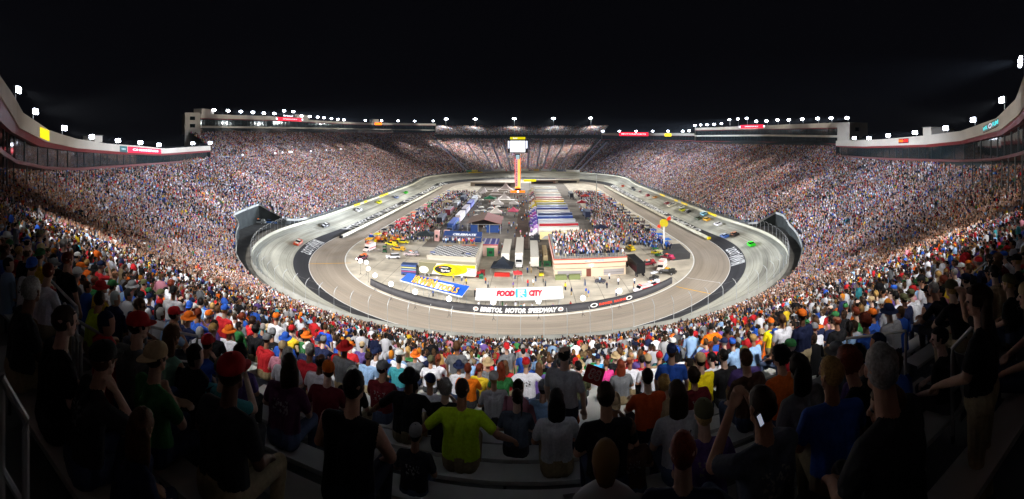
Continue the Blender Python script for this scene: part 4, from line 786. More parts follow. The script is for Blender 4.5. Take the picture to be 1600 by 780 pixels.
HN = ['white roofed hauler with a tan cab', 'cream hauler with a sand coloured cab', 'grey hauler with a pinkish cab', 'pale grey hauler with a dark red cab', 'beige hauler with a dark cab', 'ash grey hauler with a mauve cab', 'drab grey hauler with a white cab', 'rust red hauler with a red cab', 'tan orange hauler with an amber cab', 'bright yellow hauler with a white cab', 'olive yellow hauler with a yellow cab', 'pale blue grey hauler with a lilac cab', 'royal blue hauler with a violet blue cab', 'white hauler with a magenta cab', 'slate blue hauler with a purple cab', 'blue hauler with an indigo cab', 'silver white hauler with a violet cab', 'red sided white roofed hauler with a pink cab', 'white hauler with a pale pink cab', 'cream and yellow hauler with a black cab, right behind the cream building']
for i in range(20):
    y = np.interp(i, [0, 19], [334, 171]); c, rc, cc = HC[i]; hauler(HN[i] + ('' if 'building' in HN[i] else ' in the row of race transporters'), (14.5 + (i % 3) * .3, y, 0), pi / 2, c, rc, cc, 21., 'haulers in the row behind the cream building', HC[(i + 3) % 20][1])
for i in range(5): y = 190 + i * 20.5; hauler(('blue', 'white', 'grey', 'violet blue', 'silver')[i] + ' hauler in the end to end line beside the tents', (-30.5 - i * .2, y, 0), pi, ('38508c', 'c8c4cc', '8a8a98', '44488c', 'a8acb8')[i], ('5868a8', 'd8d0d0', 'b8b0b8', '7a80b8', 'c8ccd8')[i], ('28406c', 'b89a90', '8a8a98', '44488c', '98a8b8')[i], 19, 'haulers in the line beside the tents')
for lab, x, y, rz, c, cc, L in (('white cab and trailer nearest to the striped roof building, end on', -4.2, 149, 0, 'd8d4cc', 'ececee', 24), ('white trailer with a white cab facing the viewer beside the black tent', .2, 148, pi, 'd4cfc6', 'ececec', 26), ('white box trailer with side boxes next to the beige container', 5.2, 146, 0, 'd0ccc4', 'd8d8d8', 26)):
    hauler(lab, (x, y, 0), rz, c, 'c8c2b6', cc, L, 'white trailers in the central lane')
t = thing('container', 'narrow beige container between the white trailers and the cream building', 'container', (8.8, 146, 0)); b = MB(); b.box((0, 0, 1.5), (1.5, 14, 3), M_('c8b890', .6)); b.build('box_body', t); b = MB()
for k in range(9): b.box((0, -6 + k * 1.5, 3.03), (1.4, .12, .06), M_('a89a78', .6))
b.build('roof_ribs', t)
# ------------------------------------------------------------------ buildings on the infield
BEI = mat('building_cream', (.62, .50, .36), .8, noise=.06, nscale=.3); BRED = mat('building_red', (.42, .10, .07), .6); ROOFG = mat('flat_roof', (.34, .31, .28), .9, noise=.2, nscale=.4)
t = thing('media_building', 'long cream building with red stripes and a crowd standing on its roof', 'building', (21.7, 142.5, 0)); hw, hd = 10.7, 16.5
b = MB(); b.box((0, 0, 2.1), (2 * hw, 2 * hd, 4.2), BEI); b.box((0, -.05, 2.55), (2 * hw + .1, 2 * hd + .1, .12), mat('joint_shadow', (.20, .16, .12), .8)); b.build('wall', t)
b = MB(); b.box((0, 0, 4.7), (2 * hw + .7, 2 * hd + .7, 1.0), mat('fascia_cream', (.68, .55, .42), .7)); b.build('fascia', t)
for z, h_ in ((5.35, .35), (4.12, .22)): b = MB(); b.box((0, 0, z), (2 * hw + .84, 2 * hd + .84, h_), BRED); b.build('red_band', t)
b = MB(); b.box((0, 0, 5.5), (2 * hw + .2, 2 * hd + .2, .1), ROOFG); rf = b.build('roof', t)
b = MB()
for k in range(29): b.tube([(-hw + k * 2 * hw / 28, -hd, 5.55), (-hw + k * 2 * hw / 28, -hd, 6.6)], .03, POST, 4)
for z in (6.1, 6.6): b.tube([(-hw, hd, z), (-hw, -hd, z), (hw, -hd, z), (hw, hd, z)], .035, POST, 4)
b.build('railing', rf)
for x in (-6.3, 7.):
    b = MB(); b.box((x, -hd - .02, 1.05), (7.2 if x < 0 else 6.2, .1, 1.7), mat('shutter', (.30, .28, .28), .6)); b.box((x, -hd - .06, 1.0), (7.2 if x < 0 else 6.2, .06, .08), DK); b.build('shutter', t)
b = MB(); b.box((-.6, -hd - .03, 1.2), (1.4, .1, 2.3), M_('6a3a30', .5)); b.build('door', t); b = MB(); b.ball((.2, -hd - .35, 3.3), .3, LIT, 8, 6); b.build('wall_lamp', t)
for x in (-9, -5): b = MB(); b.box((x, -hd - 1.6, .6), (3.4, 1.6, 1.2), M_('707a50', .8), taper=(.96, .9)); tag(b.build('equipment_table', None, (21.7, 142.5, 0)), 'olive covered table by the wall of the cream building, ' + ('nearer the corner' if x < -6 else 'nearer the door'), 'table', 'olive tables')
b = MB(); lettering(b, 'MEDIA', (-2.2, -hd - .36, 4.72), (.2, -hd - .36, 4.72), (0, 0, 1), M_('9ab4c0', .5), .7, .2, .05); lettering(b, 'CENTER', (1.2, -hd - .36, 4.72), (4.2, -hd - .36, 4.72), (0, 0, 1), M_('8fb0c4', .5), .7, .2, .05); b.build('lettering', t)
for a in RNG.random((430, 2)): EXTRA_CROWD.append((21.7 + (a[0] - .5) * 20.4, 142.7 + (a[1] - .5) * 31.5, 5.55, RNG.uniform(-3.1, 3.1), -1))
# checkered victory lane building and its neighbours
t = thing('victory_lane', 'low building with a black and white checkered roof behind the yellow trailer', 'building', (-20.2, 139, 0)); hx, hy = 7.5, 10.5
b = MB(); b.box((0, 0, 2.2), (2 * hx, 2 * hy, 4.4), mat('pale_wall', (.5, .46, .40), .8)); b.build('wall', t)
CH = bpy.data.materials.new('checkered_floor'); CH.use_nodes = True; _n = CH.node_tree; _c = _n.nodes.new('ShaderNodeTexChecker'); _c.inputs['Scale'].default_value = .9; _c.inputs['Color1'].default_value = (.75, .75, .75, 1); _c.inputs['Color2'].default_value = (.02, .02, .025, 1); _g = _n.nodes.new('ShaderNodeTexCoord'); _n.links.new(_g.outputs['Object'], _c.inputs['Vector']); _n.links.new(_c.outputs[0], _n.nodes['Principled BSDF'].inputs['Base Color'])
b = MB(); b.quad([(-hx, -hy, 4.42), (hx, -hy, 4.42), (hx, 3.6, 4.42), (0, 6.2, 4.42), (-hx, 3.6, 4.42)], CH); b.quad([(-hx, 3.6, 4.43), (0, 6.2, 4.43), (hx, 3.6, 4.43), (hx, hy, 4.43), (-hx, hy, 4.43)], M_('9a958c', .8)); b.build('roof', t)
b = MB(); b.box((0, -hy + .2, 4.75), (2 * hx + .4, .5, .7), M_('b8b0a0', .7)); b.box((hx, 0, 4.75), (.5, 2 * hy - .6, .7), M_('b8b0a0', .7)); b.build('parapet', t)
for x, y, w_, h_, c in ((0, -8.2, 4.6, 1.5, '3a4a80'), (4.4, -4.4, 1.6, 1.3, '4a64b0'), (2.4, -4.0, 1.4, 1., '20222a'), (-7.2, -4.4, 1.6, 1.3, '4a64b0'), (-4, 5, 3, 1.6, 'b0906c'), (3.2, 6.4, 5.2, 1., 'c86458'), (4.2, 7.2, 1.4, 1.8, 'd89438')):
    b = MB(); b.quad([(x - w_ / 2, y - h_ / 2, 4.46), (x + w_ / 2, y - h_ / 2, 4.46), (x + w_ / 2, y + h_ / 2, 4.46), (x - w_ / 2, y + h_ / 2, 4.46)], M_(c, .5)); b.build('roof_marking', t)
t = thing('stage_board', 'sloping blue board lettered CELEBRATE behind the checkered roof', 'sign board', (-20.2, 150, 0)); A, B, C, D = (-7.2, 0, 4.45), (6.8, 0, 4.45), (6.8, 4.3, 7.3), (-7.2, 4.3, 7.3); b = MB(); b.slab([A, B, C, D], .25, M_('2c4070', .5), M_('c8c0b0', .6)); b.build('panel', t)
b = MB(); b.box((-.2, 2.2, 2.4), (13.6, 4., 4.0), M_('a89c8c', .8)); b.build('base', t); b = MB(); up = (0, 4.3, 2.85)
lettering(b, 'CELEBRATE', (-4.4, 2.9, 6.37), (5, 2.9, 6.37), up, M_('d8dce8', .5), 1.3, .2, .05, wfit=8.6); lettering(b, '2 X 1 1 1 E', (-4.2, 1.1, 5.18), (4.6, 1.1, 5.18), up, M_('c8d0e0', .5), 1.2, .2, .05, wfit=7.8); b.build('lettering', t)
b = MB()
for z0, z1 in ((.49, .5), (1., .0)): pass
b.slab([(-6.8, 2.02, 5.80), (6.4, 2.02, 5.80), (6.4, 2.14, 5.88), (-6.8, 2.14, 5.88)], .02, M_('a08c58', .5)); b.build('gold_line', t)
t = thing('annex', 'small pinkish annex with a striped blue roof beside the checkered roof building', 'building', (-10.3, 153, 0)); b = MB(); b.box((0, 0, 2.1), (5.6, 8, 4.2), M_('c8a89c', .8)); b.build('wall', t); b = MB(); b.box((0, 0, 4.25), (6., 8.4, .12), M_('4a4a8c', .6))
for k in range(3): b.box((-2 + k * 2, 0, 4.33), (.5, 8.2, .06), M_('b8b4cc', .6))
b.build('roof', t); b = MB(); b.box((0, -4.05, 3.9), (5.7, .1, .35), M_('a83c40', .5)); b.build('red_band', t)
# the yellow show trailer and the striped panel
t = thing('show_trailer', 'white and yellow trailer with a black oval logo reading Sprint', 'trailer', (-20.6, 124.8, 0), -.03); L_ = 17.2; WHT = M_('e6e2d6', .4)
b = MB(); b.box((0, 0, 2.55), (L_, 2.6, 3.3), WHT); b.box((0, 0, 4.24), (L_ + .1, 2.7, .12), M_('b0a890', .6)); b.build('trailer_body', t)
def disc(b, cx, cz, rx, rz_, m, y, a0=0, a1=2 * pi, n=28, sk=0): b.quad([(cx + rx * math.cos(a) + sk * math.sin(a), y, cz + rz_ * math.sin(a)) for a in np.linspace(a0, a1, n + 1)[:-1 if a1 - a0 > 6.2 else None]], m)
YL = M_('f0d818', .4); y0 = -1.315; b = MB(); b.quad([(-L_ / 2 + .02, y0, .95), (-4.6, y0, .95), (-3, y0, 4.18), (-L_ / 2 + .02, y0, 4.18)], M_('77745c', .5)); disc(b, -7., 2., 1.5, 1.05, WHT, y0 - .012); disc(b, 1.6, 2.45, 5., 1.7, WHT, y0 - .010); disc(b, .6, 2.45, 4.6, 1.7, YL, y0 - .016); disc(b, 3.6, 2.7, 2.6, 1.35, YL, y0 - .018); disc(b, 1.3, 2.45, 3.3, 1.45, M_('c8a810', .4), y0 - .02); disc(b, -.7, 2.45, 3.2, 1.42, YL, y0 - .022)
disc(b, -.9, 2.5, 2.75, 1.15, mat('logo_black', (.02, .02, .018), .5), y0 - .026); b.quad([(6.2, y0 - .005, 3.2), (8.5, y0 - .005, 3.2), (8.5, y0 - .005, 4.1), (4.5, y0 - .005, 4.1)], YL); b.quad([(1.2, y0 - .03, 2.0), (2.0, y0 - .03, 2.45), (1.2, y0 - .03, 2.8), (1.35, y0 - .03, 2.45)], YL); b.quad([(6.3, y0 - .02, 2.7), (7.3, y0 - .02, 2.7), (7.3, y0 - .02, 2.95), (6.3, y0 - .02, 2.95)], DK); b.quad([(-2.3, y0 - .03, 2.9), (-1.7, y0 - .03, 2.9), (-1.5, y0 - .03, 3.2), (-2.2, y0 - .03, 3.2)], M_('d87838', .5)); b.build('side_graphic', t)
b = MB(); lettering(b, 'Sprint', (-1.9, y0 - .03, 2.15), (1.1, y0 - .03, 2.15), (0, 0, 1), WHITE, .95, 0, .03, .01, 2.7); lettering(b, 'NASCAR', (-1.8, y0 - .03, 3.02), (.6, y0 - .03, 3.02), (0, 0, 1), WHITE, .45, .2, .04, .01, 2.1); lettering(b, 'CUP SERIES', (-2, y0 - .03, 1.18), (1, y0 - .03, 1.18), (0, 0, 1), M_('6a5c10', .5), .35, .1, .03, .01, 2.8); b.build('lettering', t)
for x in (-6.6, -5.4): b = MB(); b.lathe((x, -1.2, .5), [(.4, 0), (.5, .05), (.5, .3), (.4, .35)], TYRE, 12, (0, 1, 0)); o = b.build('wheel', t); b = MB(); b.lathe((x, -1.22, .5), [(.3, 0), (.28, .02)], RIM, 10, (0, 1, 0)); b.build('rim', o)
b = MB(); b.box((.5, 0, .7), (L_ - 2, 1.6, .3), DK); b.box((5.5, -1.1, .45), (.2, .2, .9), DK); b.build('chassis', t)
t = thing('striped_stand', 'blue striped display cart beside the front of the yellow trailer', 'display cart', (-32.2, 124.2, 0), .05); b = MB(); b.box((0, 0, 1.7), (4.6, 2.2, 3.2), M_('38486c', .5))
for z, c in ((2.95, '4a64a8'), (2.4, 'c8c878'), (1.75, '8fa0b8'), (1.25, 'a04878'), (.7, '3c4c88')): b.box((-.02, -1.12, z), (4.5, .06, .26), M_(c, .5))
b.build('body', t); b = MB(); b.box((2.6, -.1, 1.4), (.5, 2., 2.6), DK); b.build('door', t); wheels(t, ((-1.6, -.9), (1.6, -.9), (-1.6, .9), (1.6, .9)), .35, .25)
# ------------------------------------------------------------------ the two big banner awnings
def awning(name, label, BLp, BRp, TRp, TLp, m, words_, edge=WHITE, logo=None):
    BLp, BRp, TRp, TLp = [np.array(p, float) for p in (BLp, BRp, TRp, TLp)]; c = (BLp + BRp + TRp + TLp) / 4; c[2] = 0; q = [p - c for p in (BLp, BRp, TRp, TLp)]; t = thing(name, label, 'banner awning', c, 0, 'banner awnings over the pit wall'); b = MB(); b.slab(q, .12, m, edge); b.build('canopy', t)
    b = MB(); n_ = np.cross(q[1] - q[0], q[3] - q[0]); b.slab([q[0] + [0, 0, .02], q[1] + [0, 0, .02], q[1] + [0, 0, .02] + (q[2] - q[1]) * .05, q[0] + [0, 0, .02] + (q[3] - q[0]) * .05], .3, edge); b.build('edge_trim', t)
    b = MB()
    for a in np.linspace(.03, .97, 5):
        for p in (q[0] * (1 - a) + q[1] * a, q[3] * (1 - a) + q[2] * a): p = p * .97; b.tube([(p[0], p[1], 0), (p[0], p[1], p[2] - .1)], .07, POST, 5)
    b.tube([q[0] * .97 - [0, 0, .2], q[1] * .97 - [0, 0, .2], q[2] * .97 - [0, 0, .2], q[3] * .97 - [0, 0, .2], q[0] * .97 - [0, 0, .2]], .05, POST, 4)
    b.build('scaffold', t); b = MB(); U = q[3] - q[0]; hh = np.linalg.norm(U)
    for s, a0, a1, hz, off, mm, sh in words_:
        lettering(b, s, q[0] * (1 - a0) + q[1] * a0 + U * off, q[0] * (1 - a1) + q[1] * a1 + U * off, U, mm, hh * hz, sh, .07, .06, np.linalg.norm(q[1] - q[0]) * (a1 - a0))
    b.build('lettering', t); return t, q, U
t, q, U = awning('banner_awning', 'blue banner awning lettered IRWIN TOOLS in yellow', G(624.4, 438.5, 3.), G(721.3, 464.1, 3.), G(733.9, 447.4, 4.9), G(637.8, 426.8, 4.9), M_('1c50c0', .5), [], WHITE)
b = MB(); Ln = np.linalg.norm(q[1] - q[0])
for bo, e, m_ in ((.05, .04, M_('2c2010', .5)), (.012, .055, M_('f4b03c', .5))):
    for s, a0, a1, hz, off in (('IRWIN', .15, .53, .95, .54), ('TOOLS', .57, .88, .66, .46)): g_ = (bo - .012) * .12; lettering(b, s, q[0] * (1 - a0 + g_) + q[1] * (a0 - g_) + U * off, q[0] * (1 - a1 - g_) + q[1] * (a1 + g_) + U * off, U, m_, np.linalg.norm(U) * hz, .18, bo, e, Ln * (a1 - a0 + 2 * g_))
b.build('lettering', t)
REDF = M_('d02038', .5); t, q, U = awning('banner_awning', 'white banner awning lettered FOOD CITY in red with a blue square logo', G(742.8, 468.1, 3.), G(880.6, 465.8, 3.), G(878.2, 447, 4.7), G(744.2, 450.8, 4.7), M_('f0eeea', .6), [('FOOD', .23, .442, .68, .52, REDF, .22), ('CITY', .594, .758, .68, .52, REDF, .22)])
P = lambda a, v, e=.05: q[0] * (1 - a) + q[1] * a + U * v + np.cross(q[1] - q[0], U) / np.linalg.norm(np.cross(q[1] - q[0], U)) * e
b = MB(); b.quad([P(.457, .16), P(.58, .16), P(.58, .95), P(.457, .95)], M_('38a0e8', .5))
for pl in ([(.48, .22), (.507, .22), (.507, .86), (.48, .86)], [(.507, .66), (.55, .66), (.56, .86), (.507, .86)], [(.507, .46), (.53, .66), (.555, .66), (.524, .42)], [(.507, .46), (.524, .42), (.56, .22), (.54, .22)], [(.535, .5), (.57, .5), (.55, .58), (.535, .58)]): b.quad([P(u, v, .08) for u, v in pl], WHITE)
b.build('logo', t)
# ------------------------------------------------------------------ tents, umbrellas, pavilion
def tent(label, p, w_, c, h=3.6, name='tent', group='white peaked tents', open_=True):
    t = thing(name, label, 'tent', p, RNG.uniform(-.15, .15), group); m = M_(c, .7); b = MB(); e = 2.4; pr = [(w_ / 2 * f * 1.41, e + (h - e) * z) for f, z in ((1, 0), (.62, .22), (.3, .55), (.08, .93), (.02, 1.))]
    vs = []; 
    for r, z in pr: vs += [(r * math.cos(pi / 4 + k * pi / 2), r * math.sin(pi / 4 + k * pi / 2), z) for k in range(4)]
    b.add(vs, [(i * 4 + k, i * 4 + (k + 1) % 4, i * 4 + 4 + (k + 1) % 4, i * 4 + 4 + k) for i in range(4) for k in range(4)], m); a = w_ / 2
    b.strip([(-a, -a, e), (a, -a, e), (a, a, e), (-a, a, e)], [(-a, -a, e - .35), (a, -a, e - .35), (a, a, e - .35), (-a, a, e - .35)], m, True); b.build('canopy', t)
    b = MB()
    for x in (-1, 1):
        for y in (-1, 1): b.tube([(x * a * .97, y * a * .97, 0), (x * a * .97, y * a * .97, e)], .06, POST, 5)
    b.tube([(x * a * .97, y * a * .97, e - .1) for x, y in ((-1, -1), (1, -1), (1, 1), (-1, 1), (-1, -1))], .05, POST, 4)
    b.build('frame', t); return t
for x, y, w_, c, lab, h in ((775, 338, 6.4, 'e8e0d8', 'white peaked tent nearest to the brown gabled pavilion', 5.4), (777, 324, 8, 'e2dcd8', 'broad white tent with an open dark front behind the umbrellas', 5.2), (788, 316, 8, 'd8cfca', 'tall pale tent beside the central lane', 6.4), (774, 308.5, 9, 'd4c8c4', 'pale pink white tent behind the green roofed one', 7.4), (790, 302, 12, 'c8b8b4', 'largest pale tent, close to the scoreboard tower', 8.2), (757, 306, 7, 'd0c8c8', 'pale tent at the corner of the tent village', 6), (745, 313.5, 5, 'ddd6d0', 'small pale tent beside the line of haulers', 5), (766, 315, 8, '1f6a48', 'green roofed tent in the tent village', 4.2), (803, 324, 6, 'd0c8c4', 'pale tent standing in the central lane', 4.4)):
    tent(lab, G(x, y), w_, c, h)
tent('black peaked tent over a red table in front of the white trailers', (-4.6, 131, 0), 6.6, '1c222c', 5., group='dark tents'); tent('dark tent with open sides beside the orange crew', G(666, 374), 7, '2c3438', 3.8, group='dark tents'); tent('red and white sun canopy on the open concrete', G(809, 438.5), 2.6, 'c83c40', 3., group='small canopies'); tent('red topped tent in the central lane', G(802, 336), 5.5, 'd8607c', 4.5, group='small canopies')
b = MB(); b.box((0, 0, .5), (4.6, 1.2, 1.), M_('c02820', .5), taper=(.98, .9)); tag(b.build('covered_table', None, (-4.6, 127.4, 0)), 'red covered table in front of the black peaked tent', 'table')
def umbrella(p, lab, c='e8e4dc', r=1.9):
    t = thing('umbrella', lab, 'umbrella', p, 0, 'white umbrellas in the tent village'); b = MB(); b.lathe((0, 0, 2.3), [(r, 0), (r * .6, .3), (.05, .62)], M_(c, .7), 8); b.build('canopy', t); b = MB(); b.tube([(0, 0, 0), (0, 0, 2.9)], .05, POST, 5); b.build('pole', t)
for x, y, lab in ((752, 330, 'nearest the line of haulers'), (767.5, 331, 'in the middle of the back row'), (745.5, 336, 'at the hauler side of the middle row'), (755.5, 335.5, 'second along the middle row'), (766, 337, 'third along the middle row'), (745, 343.5, 'in the front row close to the pavilion'), (778, 329, 'beside the broad white tent'), (752, 318, 'behind the green roofed tent')): umbrella(G(x, y), 'white umbrella ' + lab)
t = thing('pavilion', 'brown gabled pavilion with an open front and blue drapes', 'pavilion', (-16, 193, 0)); b = MB(); RW = M_('7a665c', .7); RW2 = M_('8a5a54', .7); hx, hy = 7.6, 9.
for s, m in ((-1, RW), (1, RW2)): b.slab([(0, -hy, 6.2), (s * hx, -hy, 4.2), (s * hx, hy, 4.2), (0, hy, 6.2)][::-s], .15, m)
b.build('roof', t); b = MB()
for x in (-7.2, -2.5, 2.5, 7.2):
    for y in (-8.6, 8.6): b.tube([(x, y, 0), (x, y, 4.2)], .12, POST, 5)
b.tube([(x, y, 4.0) for x, y in ((-7.2, -8.6), (7.2, -8.6), (7.2, 8.6), (-7.2, 8.6), (-7.2, -8.6))], .1, POST, 4)
b.build('frame', t)
for x, w_ in ((-4.6, 3.2), (3.6, 5.4)): b = MB(); b.box((x, -6, 1.6), (w_, .3, 3.2), M_('2a4a88', .7)); b.build('drape', t)
b = MB(); b.box((0, 5, 1.8), (14, .3, 3.6), M_('3a302c', .8)); b.build('back_wall', t)
for lab, x, y, w_, d_, h_, c, rc in (('low blue roofed stall with a pale green stripe beside the dark tent', 708, 358, 5, 5, 3., '3a4868', 'a8b8a0'), ('pink ice box stand, first of a pair', 683, 376, 1.8, 2, 4., 'd8a8a4', 'e0b8b0'), ('pink ice box stand, second of a pair beside the blue stall', 698, 376, 2., 2, 4., 'd4a49c', 'dcb0a8'), ('green generator trailer beside the white cab', 767, 399, 2.6, 3, 2.8, '1f7040', '2a8a50'), ('red tool chest at the end of the yellow trailer', 743, 432.5, 3, 1.2, 1.4, 'b02428', 'c83034'), ('dark red tool chest beside the yellow trailer corner', 753, 430, 1.8, 1.2, 1.4, '8a1c24', 'a02830'), ('small green drum cart at the yellow trailer corner', 752, 435, 1.2, .9, 1, '1f6a4a', '2a8060'), ('white pit desk behind the black lettered wall', 815, 487, 3.2, 1., 1.1, 'e8e2cc', 'c8c0a0'), ('green waste bins beside the cream building', 855, 416, 2.4, 1.2, 1.5, '1f5a38', '2a7048'), ('green bins behind the trailers', 838, 416, 3., 1.2, 1.4, '22603c', '2a7048')):
    p = G(x, y); t = thing('stall' if 'stall' in lab else 'equipment_box', lab, 'equipment', p, 0); b = MB(); b.box((0, 0, h_ / 2), (w_, d_, h_), M_(c, .6), taper=(.97, .97)); b.build('body', t); b = MB(); b.box((0, 0, h_ + .06), (w_ + .2, d_ + .2, .12), M_(rc, .6)); b.build('lid', t)
    b = MB(); b.box((0, -d_ / 2 - .02, h_ * .5), (w_ * .5, .06, h_ * .3), DK); b.build('handle', t)
# low sheds along the far end of the infield
for i, (x0, x1, y, c) in enumerate(((735, 805, 291, 'a89a88'), (830, 868, 287, '9a7a68'), (868, 905, 286, 'c8c4b4'))):
    A, B = G(x0, y), G(x1, y); t = thing('shed', ('long grey brown shed', 'brown shed', 'pale shed')[i] + ' at the far end of the infield', 'shed', (A + B) / 2, 0, 'sheds at the far end of the infield'); L_ = B[0] - A[0]; b = MB(); b.box((0, 2, 1.6), (L_, 6, 3.2), M_(c, .8)); b.build('wall', t); b = MB(); b.box((0, 2, 3.35), (L_ + .8, 7, .25), M_('b8a898', .7)); b.build('roof', t); b = MB(); b.box((0, -1.05, 1.2), (L_ * .8, .1, 1.6), DK); b.build('shutter', t)
# ------------------------------------------------------------------ scoreboard tower
Yt = 333.; t = thing('scoreboard_tower', 'tall scoreboard tower with a glowing white screen above a red and yellow lit column', 'scoreboard', (-5, Yt, 0)); k = Yt / F
b = MB(); b.box((0, 0, 15), (3.4, 1.6, 30), STEEL); b.box((.2, 0, 1.5), (4.4, 4, 3), M_('5a2028', .6)); b.build('column', t)
LR, LY, LO = no_sampling(mat('led_red', (1, .1, .05), .5, emit=2., ecol=(1, .03, .02))), no_sampling(mat('led_yellow', (1, .8, .3), .5, emit=1.5, ecol=(1, .45, .08))), no_sampling(mat('led_orange', (1, .5, .1), .5, emit=1.6, ecol=(1, .3, .03)))
b = MB(); b.box((1.0, -.9, 15.), (1.8, .2, 21.5), LY); b.build('lit_strip', t); b = MB(); b.box((-.95, -.9, 15.), (1.9, .2, 21.5), M_('d8a8b4', .5, emit=.9)); b.build('name_panel', t); b = MB()
for i in range(12): lettering(b, 'SPEEDWAYLAPS'[i], (-1.75, -1.02, 24.6 - i * 1.75), (-.2, -1.02, 24.6 - i * 1.75), (0, 0, 1), M_('6a1440', .5), 1.9, 0, .03, .02)
b.build('lettering', t)
for x in (-2.05, 2.05): b = MB(); b.box((x, -.7, 17), (.25, .3, 19), LR); b.build('red_tube', t)
b = MB(); b.box((0, -.95, 27.3), (2.6, .2, 3.4), M_('a8c8d8', .4, emit=.9)); b.build('clock_panel', t); b = MB(); b.lathe((0, -.3, 3.2), [(2.0, 0), (2.3, .6), (1.6, 1.4)], LO, 12); b.build('base_glow', t)
b = MB(); b.box((0, 0, 36), (15.6, 2.2, 10.6), DK); b.build('screen_housing', t); b = MB(); b.box((0, -1.2, 35.6), (11.6, .2, 8.6), no_sampling(mat('screen_white', (1, 1, 1), .4, emit=2.2, ecol=(.93, .93, 1.)))); b.build('screen', t)
for x in (-7, 7): b = MB(); b.box((x, -1.2, 37), (1.1, .2, 5.8), M_('e8ecff', .4, emit=1.6)); b.build('side_panel', t)
b = MB(); b.box((0, -.9, 42.0), (11.8, .6, 1.8), M_('f0e000', .4, emit=.8)); tp = b.build('top_sign', t); b = MB(); lettering(b, 'Sprint', (-4, -1.22, 42), (0, -1.22, 42), (0, 0, 1), M_('f8f8f0', .4, emit=1.2), 1.4, 0, .03, .02); b.build('lettering', tp)
for x, y, w_, c, lab in ((809, 299.5, 5.2, 'ff8a10', 'lit orange bar sign under the scoreboard tower'), (828, 282, 4.4, 'f0e010', 'yellow bar sign beside the scoreboard tower base')):
    p = at_r(x, 320, y); tt = thing('bar_sign', lab, 'sign', (p[0], p[1], p[2])); b = MB(); b.box((0, 0, 0), (w_ * 2.1, .5, 1.5), M_(c, .5, emit=1.1)); b.build('panel', tt); b = MB(); b.tube([(0, .3, -p[2]), (0, .3, 0)], .18, POST, 6); b.build('pole', tt)
    if x < 815: b = MB(); b.ball((.2, -.5, .1), .8, WH_E, 8, 6); b.build('lamp', tt)
# mast, fuel sign, balloon lights
p = G(932, 319); t = thing('mast', 'slim grey mast standing among the pit stalls', 'mast', p); b = MB(); b.tube([(0, 0, 0), (0, 0, 19)], .35, POST, 8, .14); b.build('pole', t); b = MB(); b.box((0, 0, 19), (1.6, .3, .5), POST); b.build('head', t)
p = G(1037.5, 388); t = thing('fuel_sign', 'yellow oval fuel sign with red corners on a white pole', 'sign', p, -.25); b = MB(); b.tube([(0, 0, 0), (0, 0, 8.4)], .34, WHITE, 8); b.build('pole', t); b = MB(); b.lathe((0, -.25, 9.4), [(1.5, 0), (1.6, .1), (1.6, .4), (1.5, .5)], M_('e8d430', .4, emit=.15), 18, (0, 1, 0), 1., 1.); o = b.build('panel', t); o.scale = (1, 1, 1)
b = MB(); b.slab([(1., -.5, 10.4), (2.6, -.5, 10.7), (2.3, -.5, 12.1), (1.2, -.5, 11.4)], .3, M_('e84020', .4, emit=.5)); b.build('red_arrow', t); b = MB(); b.slab([(-2.6, -.52, 8.0), (-1.4, -.52, 7.6), (-1.3, -.52, 8.8), (-2.2, -.52, 9.0)], .3, M_('e84020', .4, emit=.5)); b.build('red_arrow', t)
GLB = no_sampling(mat('balloon_glow', (1, 1, 1), .6, emit=3.2, ecol=(1, .99, .97)))
for i, (x, y) in enumerate(((563.4, 408), (572.5, 410), (575.6, 420), (586, 430.5), (611, 444), (648.6, 456), (701.5, 467), (770.8, 472), (841.5, 470.5), (910.8, 466), (967.7, 455))):
    p = G(x, y, 4.2); t = thing('balloon_light', '%s white glowing balloon light along the infield edge, counting from the pickup with lit headlights' % ordn[i], 'balloon light', (p[0], p[1], 0), 0, 'balloon lights along the infield edge'); b = MB(); b.ball((0, 0, 4.2), .62, GLB, 14, 10); b.build('balloon', t, smooth=True); b = MB(); b.tube([(0, 0, .3), (0, 0, 3.6)], .035, DK, 5)
    for a in range(3): b.tube([(0, 0, .7), (.5 * math.cos(a * 2.1), .5 * math.sin(a * 2.1), 0)], .03, DK, 4)
    b.build('stand', t)
# adverts on the far wall
for x0, x1, c, lab in ((729, 737, '3a8a58', 'green advert banner'), (737, 747, 'c8b840', 'mustard advert banner'), (752, 769, '8a94a0', 'grey blue advert banner'), (772, 790, 'd0d0d0', 'pale advert banner'), (815, 826, 'e0dcc8', 'cream advert banner beside the scoreboard column'), (834, 842, 'd0a850', 'tan advert banner'), (845, 858, 'c0c4c8', 'silver advert banner'), (862, 868, '8a9a78', 'sage advert banner'), (871, 880, '5a6478', 'slate advert banner'), (884, 905, 'e8e8dc', 'long white advert banner')):
    far = np.arange(723, 1205); px, _, _ = proj(z_(OW[far], OWH[far] + 2)); a, b_ = int(far[np.abs(px - x0).argmin()]), int(far[np.abs(px - x1).argmin()]); a, b_ = min(a, b_), max(a, b_); kk = np.arange(a, b_ + 1); c0 = np.r_[OW[kk].mean(0), 0]
    t = thing('advert_banner', lab + ' along the far wall', 'banner', c0, 0, 'advert banners on the far wall'); b = MB(); P0 = z_(inset(OW, -.5)[kk], OWH[kk] + 1.3) - c0; P1 = P0 + [0, 0, 2.]; P2 = z_(inset(OW, -.7)[kk], OWH[kk] + 3.3) - c0; b.strip(list(P0), list(P1), M_(c, .5)); b.strip(list(P1), list(P2), M_(c, .5)); b.build('panel', t); b = MB(); b.tube([P0[0] + [0, 0, -1], P1[0]], .08, POST, 4); b.tube([P0[-1] + [0, 0, -1], P1[-1]], .08, POST, 4); b.build('post', t)
